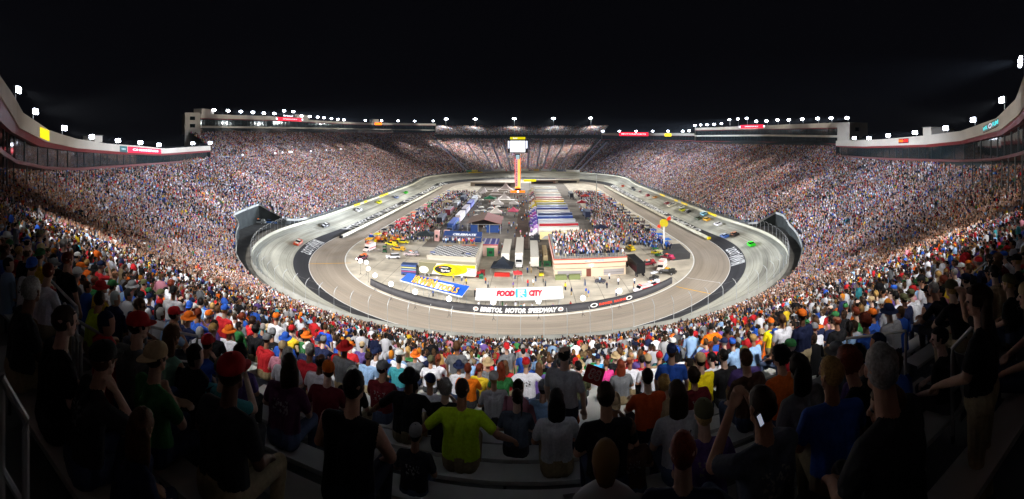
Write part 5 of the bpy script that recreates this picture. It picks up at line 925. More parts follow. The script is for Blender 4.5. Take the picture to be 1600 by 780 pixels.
# ------------------------------------------------------------------ pit stalls along pit road
def pitbox(p, rz, c1, c2, lab, group):
    t = thing('pit_stall', lab, 'pit stall', p, rz, group); b = MB(); b.box((0, 0, .95), (2.6, 1.3, 1.7), M_(c1, .4)); b.box((-1.9, .2, .6), (.9, 1.0, 1.1), M_(c2, .5)); b.build('tool_cart', t); b = MB(); b.box((0, 0, 3.05), (3.4, 2.4, .14), M_(c2, .5), taper=(.96, .9)); b.build('canopy', t); b = MB()
    for x in (-1.2, 1.2):
        for y in (-.55, .55): b.tube([(x, y, 1.8), (x, y, 3.)], .04, POST, 4)
    b.tube([(x, y, 2.95) for x, y in ((-1.2, -.55), (1.2, -.55), (1.2, .55), (-1.2, .55), (-1.2, -.55))], .035, POST, 4)
    b.build('frame', t)
    for k, x in enumerate((1.9, 2.6)): b = MB(); b.lathe((x, .2, .0), [(.3, 0), (.36, .06), (.36, 1.1), (.3, 1.16)], TYRE, 10); b.build('tyre_stack', t)
LP = [('e89018', 'f0b020'), ('e87820', 'e8d028'), ('8a1c28', '20202a'), ('1c1c20', '2a2a2e'), ('c82838', 'd84858'), ('b02438', 'e0465a'), ('2a3a30', '1c2420'), ('d85030', 'e87850'), ('2a3048', '3a4468'), ('5a5a60', '8a8a90'), ('c83848', 'd85a6a'), ('3a6a40', '50885a'), ('202028', '3a3a44'), ('5a3a70', '7a5a98'), ('2a3a60', '48609a'), ('8a7a30', 'b8a848'), ('1c1c20', '3c3c44'), ('6a2030', '8a3444'), ('284878', '3a68a8'), ('c0b8a0', 'd8d0b8')]
LN = ['amber and yellow', 'orange and yellow', 'dark red and black', 'black', 'scarlet', 'crimson and pink', 'dark green', 'orange red', 'navy', 'grey', 'rose red', 'leaf green', 'charcoal', 'purple', 'blue', 'olive gold', 'jet black with grey', 'wine red', 'steel blue', 'cream']
RP = [('2a68c8', '3a80e0'), ('2458b8', '2f70d8'), ('22408a', '2a58b8'), ('1c1c24', '3a3a48'), ('3a2a28', '5a4a48'), ('1c2030', '2a3048'), ('5a4a38', '7a6a50'), ('24243a', '38385a'), ('101014', '2a2a30'), ('3a3a44', '5a5a68'), ('4a3a28', '8a7858'), ('2c4ca0', '3a64c8'), ('6a3038', '8a4048'), ('303a58', '3c5088'), ('b02430', 'c8303c'), ('982028', 'd83a40'), ('1c2c58', '28448a'), ('4a8ac0', '58a0d8'), ('c87a28', 'd89838'), ('c8b890', 'd8c8a0')]
RN = ['bright blue', 'azure and cobalt', 'deep blue', 'black violet', 'dark brown', 'midnight blue', 'khaki brown', 'indigo', 'pure black', 'graphite', 'tan and brown', 'royal blue', 'dusty red', 'slate blue', 'bright red', 'red and coral', 'navy and mid blue', 'sky blue', 'ochre orange', 'sand']
for i in range(20):
    y = 152 + i * 8.9; pitbox((-56 + .02 * i, y, 0), pi / 2, *LP[i], LN[i] + ' canopied pit stall on the pit lane nearer the tow trucks', 'pit stalls on the side with the tow trucks'); pitbox((55 - .02 * i, y + 2, 0), -pi / 2, *RP[i], RN[i] + ' canopied pit stall on the pit lane nearer the fuel sign', 'pit stalls on the side with the fuel sign')
# tool carts, tents and more transporters that pack the infield
def toolcart(p, rz, c, lab, group):
    t = thing('tool_cart', lab, 'tool cart', p, rz, group); b = MB(); b.box((0, 0, .75), (2.0, .9, 1.2), M_(c, .5), taper=(.97, .95)); b.build('body', t); b = MB(); b.box((0, 0, 1.4), (2.1, 1., .08), DK); b.build('lid', t); b = MB(); b.tube([(1.2, -.3, .3), (1.35, -.3, 1.1), (1.35, .3, 1.1), (1.2, .3, .3)], .03, POST, 4); b.build('handle', t)
for i in range(46):
    for s, grp, lab in ((-1, 'dark tool carts on the side with the tow trucks', 'dark tool cart among the crews on the side with the tow trucks'), (1, 'dark tool carts on the side with the fuel sign', 'dark tool cart among the crews on the side with the fuel sign')):
        toolcart((s * RNG.uniform(40, 51), 160 + i * 3.7 + RNG.uniform(-2, 2), 0), RNG.uniform(0, 3), '1c1d22', lab, grp)
for i, (x, y, L_, rz, c, rc, cc, lab) in enumerate(((-38.5, 205, 16, 0, '2a2c34', '54565e', '1c1c20', 'charcoal transporter behind the red canopied pit stalls'), (-38.8, 228, 16, 0, '6a2430', '8a8488', '701c28', 'wine red transporter behind the pit stalls'), (-39, 252, 16, 0, '8a8c90', 'a4a4a0', '404248', 'grey transporter behind the pit stalls'), (-39, 278, 16, 0, '3a4258', '6a7080', '2c3448', 'slate transporter near the far end of the pit stalls'), (-12, 262, 18, pi / 2, 'b4aea4', 'c8beb2', '9a8a80', 'beige trailer across the lane behind the tall pale tent'), (-20, 300, 20, pi / 2, 'a89c90', 'b8aca0', '8a8078', 'dusty trailer behind the tent village'), (-20, 312, 20, pi / 2, '9a8c80', 'c0b4a8', '7a7068', 'brown grey trailer in front of the long shed'), (33, 300, 18, 0, '30343c', '707478', '202228', 'black transporter by the far end of the hauler row'), (33.5, 222, 14, 0, '28304a', '505870', '20283c', 'navy transporter parked lengthwise beside the hauler row'))):
    hauler(lab, (x, y, 0), rz, c, rc, cc, L_, 'transporters scattered over the infield')
for x, y, w_, c, lab, h in ((-36, 178, 5, '40342c', 'brown crew tent beside the dark tent', 3.6), (35, 186, 5.5, '1c2440', 'navy crew tent behind the roof crowd', 3.6), (36, 262, 6, '8a1c28', 'wine red crew tent beside the black transporter row', 3.6), (42, 292, 6, 'a83028', 'red crew tent near the slim mast', 3.6), (-44, 300, 6, '30343c', 'charcoal crew tent near the far end of the pit stalls', 3.6), (-47, 262, 5, 'a89878', 'tan crew tent among the pit stalls', 3.4)):
    tent(lab, (x, y, 0), w_, c, h, group='crew tents')
idx = {n_: i for i, (n_, _, _) in enumerate(SHIRTS)}
def sprinkle(n_, fn, shirts=None):
    for _ in range(n_):
        x, y = fn(); EXTRA_CROWD.append((x, y, .01, RNG.uniform(-3.1, 3.1), -1 if shirts is None else idx[shirts[RNG.integers(len(shirts))]]))
sprinkle(900, lambda: (RNG.uniform(38, 54.5), RNG.uniform(160, 330))); sprinkle(330, lambda: (RNG.uniform(33, 42), RNG.uniform(165, 250))); sprinkle(90, lambda: (RNG.uniform(47, 56), RNG.uniform(150, 172)), ['blue', 'blue', 'navy', 'light blue']); sprinkle(760, lambda: (RNG.uniform(-55.5, -37), RNG.uniform(165, 330)))
sprinkle(60, lambda: (RNG.uniform(-56, -46), RNG.uniform(159, 168)), ['orange', 'yellow', 'orange']); sprinkle(70, lambda: (RNG.uniform(-56, -40), RNG.uniform(175, 205)), ['red', 'maroon', 'red', 'black']); sprinkle(34, lambda: (RNG.uniform(-30, 34), RNG.uniform(108, 123))); sprinkle(60, lambda: (RNG.uniform(-12, 10), RNG.uniform(110, 300))); sprinkle(40, lambda: (RNG.uniform(-60, -57), RNG.uniform(150, 310)), ['black', 'navy', 'red']); sprinkle(40, lambda: (RNG.uniform(57, 60), RNG.uniform(160, 310)), ['yellow', 'black', 'navy'])
sprinkle(150, lambda: (RNG.uniform(-36, 6), RNG.uniform(175, 320))); sprinkle(10, lambda: (RNG.uniform(-12, 14), RNG.uniform(100.5, 103)))
for a in RNG.random((40, 2)): EXTRA_CROWD.append((-20.2 + (a[0] - .5) * 13, 147 + a[1] * 2.4, 4.45, 0, -1))
# ------------------------------------------------------------------ people close enough to be told apart
def tint(name, rough=.85, print_=False, ramp=None, noise=.12, nscale=40):
    m = bpy.data.materials.new(name); m.use_nodes = True; nt = m.node_tree; N = nt.nodes; L = nt.links; b = N['Principled BSDF']; b.inputs['Roughness'].default_value = rough; b.inputs['Specular IOR Level'].default_value = .2
    oi = N.new('ShaderNodeObjectInfo'); tc = N.new('ShaderNodeTexCoord'); src = oi.outputs['Color']
    if ramp:
        r = N.new('ShaderNodeValToRGB'); r.color_ramp.interpolation = 'CONSTANT'; e = r.color_ramp.elements
        while len(e) < len(ramp): e.new(.5)
        for i, c in enumerate(ramp): e[i].position = i / len(ramp); e[i].color = (*c, 1)
        L.new(oi.outputs['Random'], r.inputs[0]); src = r.outputs[0]
    n = N.new('ShaderNodeTexNoise'); n.inputs['Scale'].default_value = nscale; n.inputs['Detail'].default_value = 3; L.new(tc.outputs['Object'], n.inputs['Vector'])
    mr = N.new('ShaderNodeMapRange'); mr.inputs[1].default_value = .3; mr.inputs[2].default_value = .7; mr.inputs[3].default_value = 1 - noise; mr.inputs[4].default_value = 1 + noise; L.new(n.outputs['Fac'], mr.inputs[0])
    vm = N.new('ShaderNodeVectorMath'); vm.operation = 'SCALE'; L.new(src, vm.inputs[0]); L.new(mr.outputs[0], vm.inputs['Scale']); out = vm.outputs[0]
    if print_:     # a blotchy printed panel on the back of some shirts
        sp = N.new('ShaderNodeSeparateXYZ'); L.new(tc.outputs['Object'], sp.inputs[0])
        def step(x, lo, hi):
            a = N.new('ShaderNodeMath'); a.operation = 'COMPARE'; a.inputs[1].default_value = (lo + hi) / 2; a.inputs[2].default_value = (hi - lo) / 2; L.new(x, a.inputs[0]); return a.outputs[0]
        def mul(a, c):
            r = N.new('ShaderNodeMath'); r.operation = 'MULTIPLY'; L.new(a, r.inputs[0]); L.new(c, r.inputs[1]); return r.outputs[0]
        n2 = N.new('ShaderNodeTexNoise'); n2.inputs['Scale'].default_value = 34; n2.inputs['Detail'].default_value = 2; L.new(tc.outputs['Object'], n2.inputs['Vector'])
        gt = N.new('ShaderNodeMath'); gt.operation = 'GREATER_THAN'; gt.inputs[1].default_value = .565; L.new(n2.outputs['Fac'], gt.inputs[0]); rn = N.new('ShaderNodeMath'); rn.operation = 'GREATER_THAN'; rn.inputs[1].default_value = .80; L.new(oi.outputs['Random'], rn.inputs[0])
        msk = mul(mul(mul(step(sp.outputs[0], -.10, .10), step(sp.outputs[1], -.4, .0)), step(sp.outputs[2], .80, .94)), mul(gt.outputs[0], rn.outputs[0]))
        mx = N.new('ShaderNodeMix'); mx.data_type = 'RGBA'; L.new(msk, mx.inputs['Factor']); L.new(out, mx.inputs[6]); inv = N.new('ShaderNodeMapRange'); lum = N.new('ShaderNodeRGBToBW'); L.new(oi.outputs['Color'], lum.inputs[0]); L.new(lum.outputs[0], inv.inputs[0]); inv.inputs[2].default_value = .35; inv.inputs[3].default_value = .28; inv.inputs[4].default_value = .03
        cc = N.new('ShaderNodeCombineColor'); [L.new(inv.outputs[0], cc.inputs[i]) for i in range(3)]; L.new(cc.outputs[0], mx.inputs[7]); out = mx.outputs[2]
    L.new(out, b.inputs['Base Color'])
    bp_ = N.new('ShaderNodeBump'); bp_.inputs['Strength'].default_value = .6; n3 = N.new('ShaderNodeTexNoise'); n3.inputs['Scale'].default_value = 9; n3.inputs['Detail'].default_value = 3; L.new(tc.outputs['Object'], n3.inputs['Vector']); L.new(n3.outputs['Fac'], bp_.inputs['Height']); bp_.inputs['Distance'].default_value = .03; L.new(bp_.outputs[0], b.inputs['Normal'])
    return m
SHIRT = tint('shirt_cloth', print_=True); SKINM = tint('skin', .55, ramp=[tuple(c) for c in SKIN[[0, 1, 2, 0, 3, 1, 2, 4, 0, 1]]], noise=.06); PANTM = tint('trouser_cloth', ramp=[tuple(c) for c in PANT]); HAIRM = tint('hair_strands', .6, noise=.35, nscale=70); CAPM = tint('cap_cloth', .8, noise=.08)
SHOE = mat('shoe_leather', (.06, .055, .05), .6); EYEM = mat('eye_dark', (.02, .016, .014), .3); LIPM = mat('lip', (.30, .12, .10), .6)
PM = [SHIRT, SKINM, PANTM, SHOE, EYEM, LIPM]
def body(seated=True, lean=0., arms=((.27, .05, .78, .16, .28, .63),) * 2, yaw=0., pitch=0., wide=1., sleeve=True):
    """joint layout -> tapered solids (p0, r0, p1, r1, label) and the head's frame"""
    A = lambda *v: np.array(v, float); u = A(0, math.sin(lean), math.cos(lean)); fw = A(0, math.cos(lean), -math.sin(lean)); S = []
    P = A(0, 0, .53) if seated else A(0, 0, .95); ch = P + u * .34; nb = P + u * .50
    bk = A(0, -.02 - .05 * lean, 0)
    for x in (-.085, .085): S.append((P + A(x * wide, .0, -.02), .122, P + A(x * wide, .0, .03), .120, 2 if seated else 2))
    S.append((P + A(0, -.01, -.03), .115, P + A(0, -.01, .05), .12, 2))
    for x, r in ((-.08, .118), (0, .124), (.08, .118)): S.append((P + A(x * wide, .01, .06), r * (1 + (wide - 1) * .7), P + A(x * .95 * wide, 0, 0) + bk * .5 + u * .2, (r - .008) * (1 + (wide - 1) * .7), 0))
    for x, r in ((-.095, .102), (0, .116), (.095, .102)): S.append((P + A(x * .85 * wide, 0, 0) + bk * .5 + u * .18, r, ch + A(x * wide, 0, 0) + bk, r, 0))
    for s in (-1, 1): S.append((ch + A(s * .095 * wide, 0, 0) + bk + u * .03, .096 * wide, P + u * .452 + A(s * .168 * wide, 0, 0) - fw * .005, .066, 0)); S.append((nb + A(s * .02, -.015, -.02), .056, P + u * .462 + A(s * .14 * wide, 0, 0) - fw * .005, .060, 0))
    S.append((ch + bk, .108, nb + A(0, -.025, -.035), .066, 0))
    hd = nb + u * .05 + A(0, math.sin(lean * .3) * .16 + .035, math.cos(lean * .3) * .16); S.append((nb - fw * .0 - u * .03, .062, hd - A(0, .012, .05), .053, 1))
    cyw, syw = math.cos(yaw), math.sin(yaw); cp, sp = math.cos(pitch), math.sin(pitch); R = np.array([[cyw, -syw, 0], [syw, cyw, 0], [0, 0, 1]]) @ np.array([[1, 0, 0], [0, cp, -sp], [0, sp, cp]]); h = lambda x, y, z: hd + R @ A(x, y, z)
    S += [(h(0, -.028, .03), .078, h(0, .022, .034), .07, 1), (h(0, -.005, .005), .073, h(0, .022, -.03), .058, 1), (h(0, .03, -.02), .052, h(0, .05, -.085), .030, 1), (h(-.03, .03, -.07), .03, h(.03, .03, -.07), .03, 1), (h(0, .082, .012), .011, h(0, .102, -.026), .017, 1), (h(-.032, .072, .03), .016, h(.032, .072, .03), .016, 1), (h(-.02, .079, -.058), .0095, h(.02, .079, -.058), .0095, 5)]
    for s in (-1, 1): S += [(h(s * .074, -.005, .018), .017, h(s * .072, .005, -.022), .012, 1), (h(s * .03, .078, .008), .0115, h(s * .031, .079, .008), .0115, 4)]
    for s, a in zip((-1, 1), arms):
        sh = P + u * .45 + A(s * .185 * wide, 0, 0); el = A(s * a[0], a[1], a[2]); wr = A(s * a[3], a[4], a[5])
        if not seated: el = el + A(0, 0, .42); wr = wr + A(0, 0, .42)
        m = sh * .35 + el * .65
        if sleeve: S += [(sh, .066, m, .060, 0)]; S += [(m, .046, el, .041, 1)]
        else: S += [(sh, .058, el, .041, 1)]
        S += [(el, .042, wr, .029, 1)]
        d = wr - el; d /= np.linalg.norm(d); side = np.cross(d, A(0, 0, 1)); side = side / (np.linalg.norm(side) + 1e-6); n = np.cross(side, d)
        pc = wr + d * .075; S += [(wr + d * .01, .024, pc + side * .018, .02, 1), (wr + d * .01, .024, pc - side * .018, .02, 1)]
        for f, (o, l) in enumerate(((-.031, .062), (-.0105, .075), (.0105, .07), (.031, .055))): p1 = pc + side * o + d * .012; p2 = p1 + d * l * .55 - n * .012; S += [(p1, .0105, p2, .0098, 1), (p2, .0098, p2 + d * l * .3 - n * l * .42, .0088, 1)]
        tb = wr + d * .03 - side * s * .024; t2 = tb + d * .035 - side * s * .026; S += [(tb, .013, t2, .011, 1), (t2, .011, t2 + d * .03 - n * .008, .0095, 1)]
    for s in (-1, 1):
        if seated: hp, kn, an = P + A(s * .09, 0, -.02), A(s * .14, .43, .50), A(s * .14, .40, .09)
        else: hp, kn, an = P + A(s * .09, 0, -.03), A(s * .105, .02, .50), A(s * .115, -.02, .09)
        S += [(hp, .098, kn, .066, 2), (kn, .064, an, .045, 2), (an + A(0, -.03, -.04), .042, an + A(0, .13, -.055), .034, 3), (an, .043, an + A(0, -.01, -.03), .043, 3)]
    return S, hd, R
def solid_mesh(name, S, voxel=.0095):
    b = MB(); dm = STEEL
    for p0, r0, p1, r1, _ in S:
        n = 10 if max(r0, r1) > .02 else 8; ax = p1 - p0; L = np.linalg.norm(ax); ax = ax / L if L > 1e-6 else np.array([0, 0, 1.]); k = 5; pr = [(max(r0 * math.sin(a), .0004), -r0 * math.cos(a)) for a in np.linspace(.0, pi / 2, k)] + [(max(r1 * math.cos(a), .0004), L + r1 * math.sin(a)) for a in np.linspace(0, pi / 2, k)]
        b.lathe(p0, pr, dm, n, ax)
    me = b.mesh(name); ob = bpy.data.objects.new(name, me); COL.objects.link(ob); md = ob.modifiers.new('r', 'REMESH'); md.mode = 'VOXEL'; md.voxel_size = voxel; sm = ob.modifiers.new('s', 'SMOOTH'); sm.factor = .5; sm.iterations = 2
    me2 = bpy.data.meshes.new_from_object(ob.evaluated_get(bpy.context.evaluated_depsgraph_get())); bpy.data.objects.remove(ob); bpy.data.meshes.remove(me); me2.name = name
    n = len(me2.polygons); C = np.empty(n * 3, np.float32); me2.polygons.foreach_get('center', C); C = C.reshape(-1, 3); best = np.full(n, 1e9); lab = np.zeros(n, np.int32)
    for p0, r0, p1, r1, l in S:
        d = p1 - p0; t = np.clip(((C - p0) @ d) / max(d @ d, 1e-9), 0, 1); dist = np.linalg.norm(C - p0 - t[:, None] * d, axis=1) - (r0 + (r1 - r0) * t) - (.003 if l >= 4 else 0); m = dist < best; best[m] = dist[m]; lab[m] = l
    me2.materials.clear(); [me2.materials.append(x) for x in PM]; me2.polygons.foreach_set('material_index', lab); me2.polygons.foreach_set('use_smooth', [True] * n); me2.update(); return me2
REST = (.27, .05, .78, .16, .28, .63)
POSES = {'upright': dict(lean=.10, arms=(REST, REST)), 'turned': dict(lean=.14, arms=(REST, (.25, .12, .76, .1, .3, .66)), yaw=.6), 'glancing': dict(lean=.08, arms=((.25, .12, .76, .1, .3, .66), REST), yaw=-.65), 'leaning forward': dict(lean=.42, arms=((.24, .38, .68, .07, .52, .66),) * 2), 'chin in hand': dict(lean=.22, arms=((.25, .2, .78, .14, .34, .62), (.24, .32, .80, .11, .22, 1.03)), yaw=.25), 'arms crossed': dict(arms=((.27, .1, .80, -.05, .22, .84), (.27, .1, .80, -.08, .2, .88))),
         'holding up a camera': dict(arms=((.24, .22, .86, .08, .26, 1.13),) * 2), 'arms spread': dict(lean=.12, wide=1.15, arms=((.44, -.05, .82, .58, .12, .64), (.42, -.02, .83, .56, .16, .66))), 'bare shouldered': dict(lean=.12, wide=1.06, arms=(REST, (.3, .1, .79, .2, .3, .62)), sleeve=False), 'standing': dict(seated=False, arms=((.26, .02, .76, .25, .1, .52),) * 2), 'standing hands on hips': dict(seated=False, arms=((.42, -.06, .78, .2, .05, .62),) * 2, wide=1.08), 'standing arm raised': dict(seated=False, arms=(REST, (.28, .2, .98, .12, .2, 1.22)), yaw=.3)}
PB = {}
for k_, kw in POSES.items():
    S_, hd_, R_ = body(**kw); PB[k_] = (solid_mesh('person_' + k_.replace(' ', '_'), S_), hd_, R_, kw.get('seated', True))
# hair and headwear, built round the head's centre
def hair_mesh(kind):
    b = MB(); m = HAIRM; rr = np.random.default_rng(len(kind)); n, k = 22, 16; vs = []; fs = []
    sx, sy, sz, lift = dict(short=(.083, .106, .106, 0), cropped=(.080, .102, .100, 0), long=(.089, .111, .110, 0), curly=(.104, .122, .122, 0), tied=(.085, .108, .108, 0), receding=(.082, .104, .09, -.012))[kind]
    for i in range(k + 1):
        a = pi * i / k
        for j in range(n):
            q = 1 + rr.uniform(-.05, .05) * (2.2 if kind == 'curly' else 1); vs.append((sx * q * math.sin(a) * math.cos(2 * pi * j / n), -.012 + sy * q * math.sin(a) * math.sin(2 * pi * j / n), .028 + lift + sz * q * math.cos(a)))
    for i in range(k):
        for j in range(n):
            q = [vs[i * n + j], vs[i * n + (j + 1) % n], vs[(i + 1) * n + (j + 1) % n], vs[(i + 1) * n + j]]; c = np.mean(q, 0)
            if (c[1] > .045 and c[2] < .062) or c[2] < (-.075 if c[1] < -.02 else -.01) or (kind == 'receding' and (c[2] > .075 or c[1] > .03)): continue
            fs.append((i * n + j, (i + 1) * n + j, (i + 1) * n + (j + 1) % n, i * n + (j + 1) % n))
    b.add(vs, fs, m)
    if kind == 'long': b.lathe((0, -.062, .05), [(.04, -.36), (.09, -.33), (.108, -.2), (.105, -.08), (.08, .0), (.02, .05)], m, 14, (0, 0, 1), 1., .52)
    if kind == 'tied': b.tube([(0, -.115, .05), (0, -.16, .03), (0, -.165, -.08), (0, -.15, -.2)], .03, m, 8, .008)
    me = b.mesh('hair_' + kind); me.polygons.foreach_set('use_smooth', [True] * len(me.polygons)); return me
def cap_mesh(kind):
    b = MB(); n = 18; pr = [(1., .0), (1.01, .03), (.93, .06), (.74, .085), (.42, .1), (.02, .105)]; sx, sy = .089, .112; vs = [(sx * r * math.cos(2 * pi * j / n), -.012 + sy * r * math.sin(2 * pi * j / n), .038 + z) for r, z in pr for j in range(n)]
    b.add(vs, [(i * n + j, i * n + (j + 1) % n, (i + 1) * n + (j + 1) % n, (i + 1) * n + j) for i in range(5) for j in range(n)], CAPM); b.ball((0, -.012, .145), .010, CAPM, 6, 4)
    if kind in ('cap', 'reversed'):
        s = 1 if kind == 'cap' else -1; top = []; low = []
        for a in np.linspace(.12 * pi, .88 * pi, 13): r = 1.0; top.append((sx * .98 * math.cos(a), -.012 + s * sy * .98 * math.sin(a), .046)); low.append((sx * .98 * math.cos(a), -.012 + s * (sy * math.sin(a) + .075 * math.sin((a - .12 * pi) / .76) ** .7), .03))
        b.strip(top, low, CAPM); b.strip([(x, y, z - .005) for x, y, z in low], [(x, y, z - .005) for x, y, z in top], CAPM); b.strip(low, [(x, y, z - .005) for x, y, z in low], CAPM)
    else:
        o = [(.155 * math.cos(2 * pi * j / n), -.012 + .178 * math.sin(2 * pi * j / n), .012) for j in range(n)]; i_ = [(sx * math.cos(2 * pi * j / n), -.012 + sy * math.sin(2 * pi * j / n), .04) for j in range(n)]; b.strip(i_, o, CAPM, True); b.strip([(x, y, z - .006) for x, y, z in o], [(x, y, z - .006) for x, y, z in i_], CAPM, True)
    me = b.mesh('cap_' + kind); me.polygons.foreach_set('use_smooth', [True] * len(me.polygons)); return me
HM = {k_: hair_mesh(k_) for k_ in ('short', 'cropped', 'long', 'curly', 'tied', 'receding')}; CM = {k_: cap_mesh(k_) for k_ in ('cap', 'reversed', 'sun hat')}
_b = MB(); _b.tube([(.1 * math.cos(a), -.01, .02 + .125 * math.sin(a)) for a in np.linspace(0, pi, 13)], .010, DK, 6)
for s in (-1, 1): _b.lathe((s * .075, -.005, .0), [(.035, 0), (.045, .01 * s), (.045, .04 * s), (.03, .05 * s)], DK, 12, (1, 0, 0))
HEADSET = _b.mesh('headset_shape')
HAIRC = {'black': '120f0e', 'dark brown': '2c1d13', 'brown': '513621', 'grey': '8c8a88', 'blond': 'b08b52', 'auburn': '6b2c18'}
CAPC = {'white': 'd8d8d6', 'black': '141416', 'red': 'b01e22', 'navy': '1a2444', 'grey': '77797c', 'tan': 'b39b74', 'orange': 'd8681a', 'blue': '2a58b8', 'green': '2c6438', 'camouflage': '55553a'}
COLN = {n_: h_ for n_, h_, _ in SHIRTS}; COLN.update({'lime green': 'b4d820', 'charcoal': '2a2b2e', 'rust orange': 'b8481c', 'bright orange': 'f07812', 'bright yellow': 'e8d010', 'royal blue': '2450c8', 'olive': '4a4a34', 'brown': '4a3428', 'hot pink': 'd8408c', 'plum': '4a2440', 'emerald': '1c8450', 'crimson': '8c1420', 'sky blue': '4aa0d8', 'slate': '4a5260', 'mint': '7fb8a8'})
PERSONS = []; USED = set(); SHOW = []
def put_person(pos, ang, pose, shirt, head, hcol, label, sc=1., dark=1., headset=False):
    me, hd, R, st = PB[pose]; o = link('person', me, None, pos); o.rotation_euler.z = ang; o.scale = (sc,) * 3; o.color = (*[c * dark for c in lin(COLN[shirt])], 1); tag(o, label, 'person', 'spectators in the rows nearest the viewpoint'); F4 = Matrix.Identity(4)
    for i in range(3):
        for j in range(3): F4[i][j] = R[i][j]
        F4[i][3] = hd[i]
    def child(nm, m_, c):
        q = link(nm, m_, o); q.matrix_local = F4; q.color = (*c, 1); return q
    if head in HM: child('hair', HM[head], lin(HAIRC[hcol]))
    elif head in CM: child('hair', HM['cropped'], lin(random.choice(list(HAIRC.values())))); child('cap' if head != 'sun hat' else 'hat', CM[head], lin(CAPC[hcol]))
    if headset: child('headset', HEADSET, (.05, .05, .05))
    PERSONS.append((pos[0], pos[1])); return o
ROWS = {}
for k in range(30, 83): ROWS[k] = BW + BN * (3 + PITCH * k + .5), BN, BH + .2 + PITCH * k * SL
def seat_for(x, y, head_h, sc0=1., rmin=1.75):
    best = None; th = brg(x)
    for k, (P, N_, Hh) in ROWS.items():
        d = P - EYE[:2]; r = np.hypot(*d.T); a = np.arctan2(d[:, 0], d[:, 1]); ok = np.where((np.abs(a - th) < .2) & (r < 45) & (TT > 60) & (TT < 380))[0]
        if len(ok) < 2: continue
        o = ok[np.argsort(a[ok])]; 
        if not (a[o[0]] <= th <= a[o[-1]]): continue
        f = np.interp(th, a[o], np.arange(len(o))); i = int(f); j = min(i + 1, len(o) - 1); w_ = f - i; p = P[o[i]] * (1 - w_) + P[o[j]] * w_; z = Hh[o[i]] * (1 - w_) + Hh[o[j]] * w_; n_ = N_[o[i]]; rr = np.hypot(*(p - EYE[:2]))
        if rr < rmin: continue
        need = H - (y - YH) / F * rr - z; sc = need / head_h; e = abs(math.log(max(sc, .05) / sc0))
        if best is None or e < best[0]: best = (e, k, p, z, n_, np.clip(sc, sc0 * .9, sc0 * 1.1))
    return best
HH = {True: 1.24, False: 1.66}
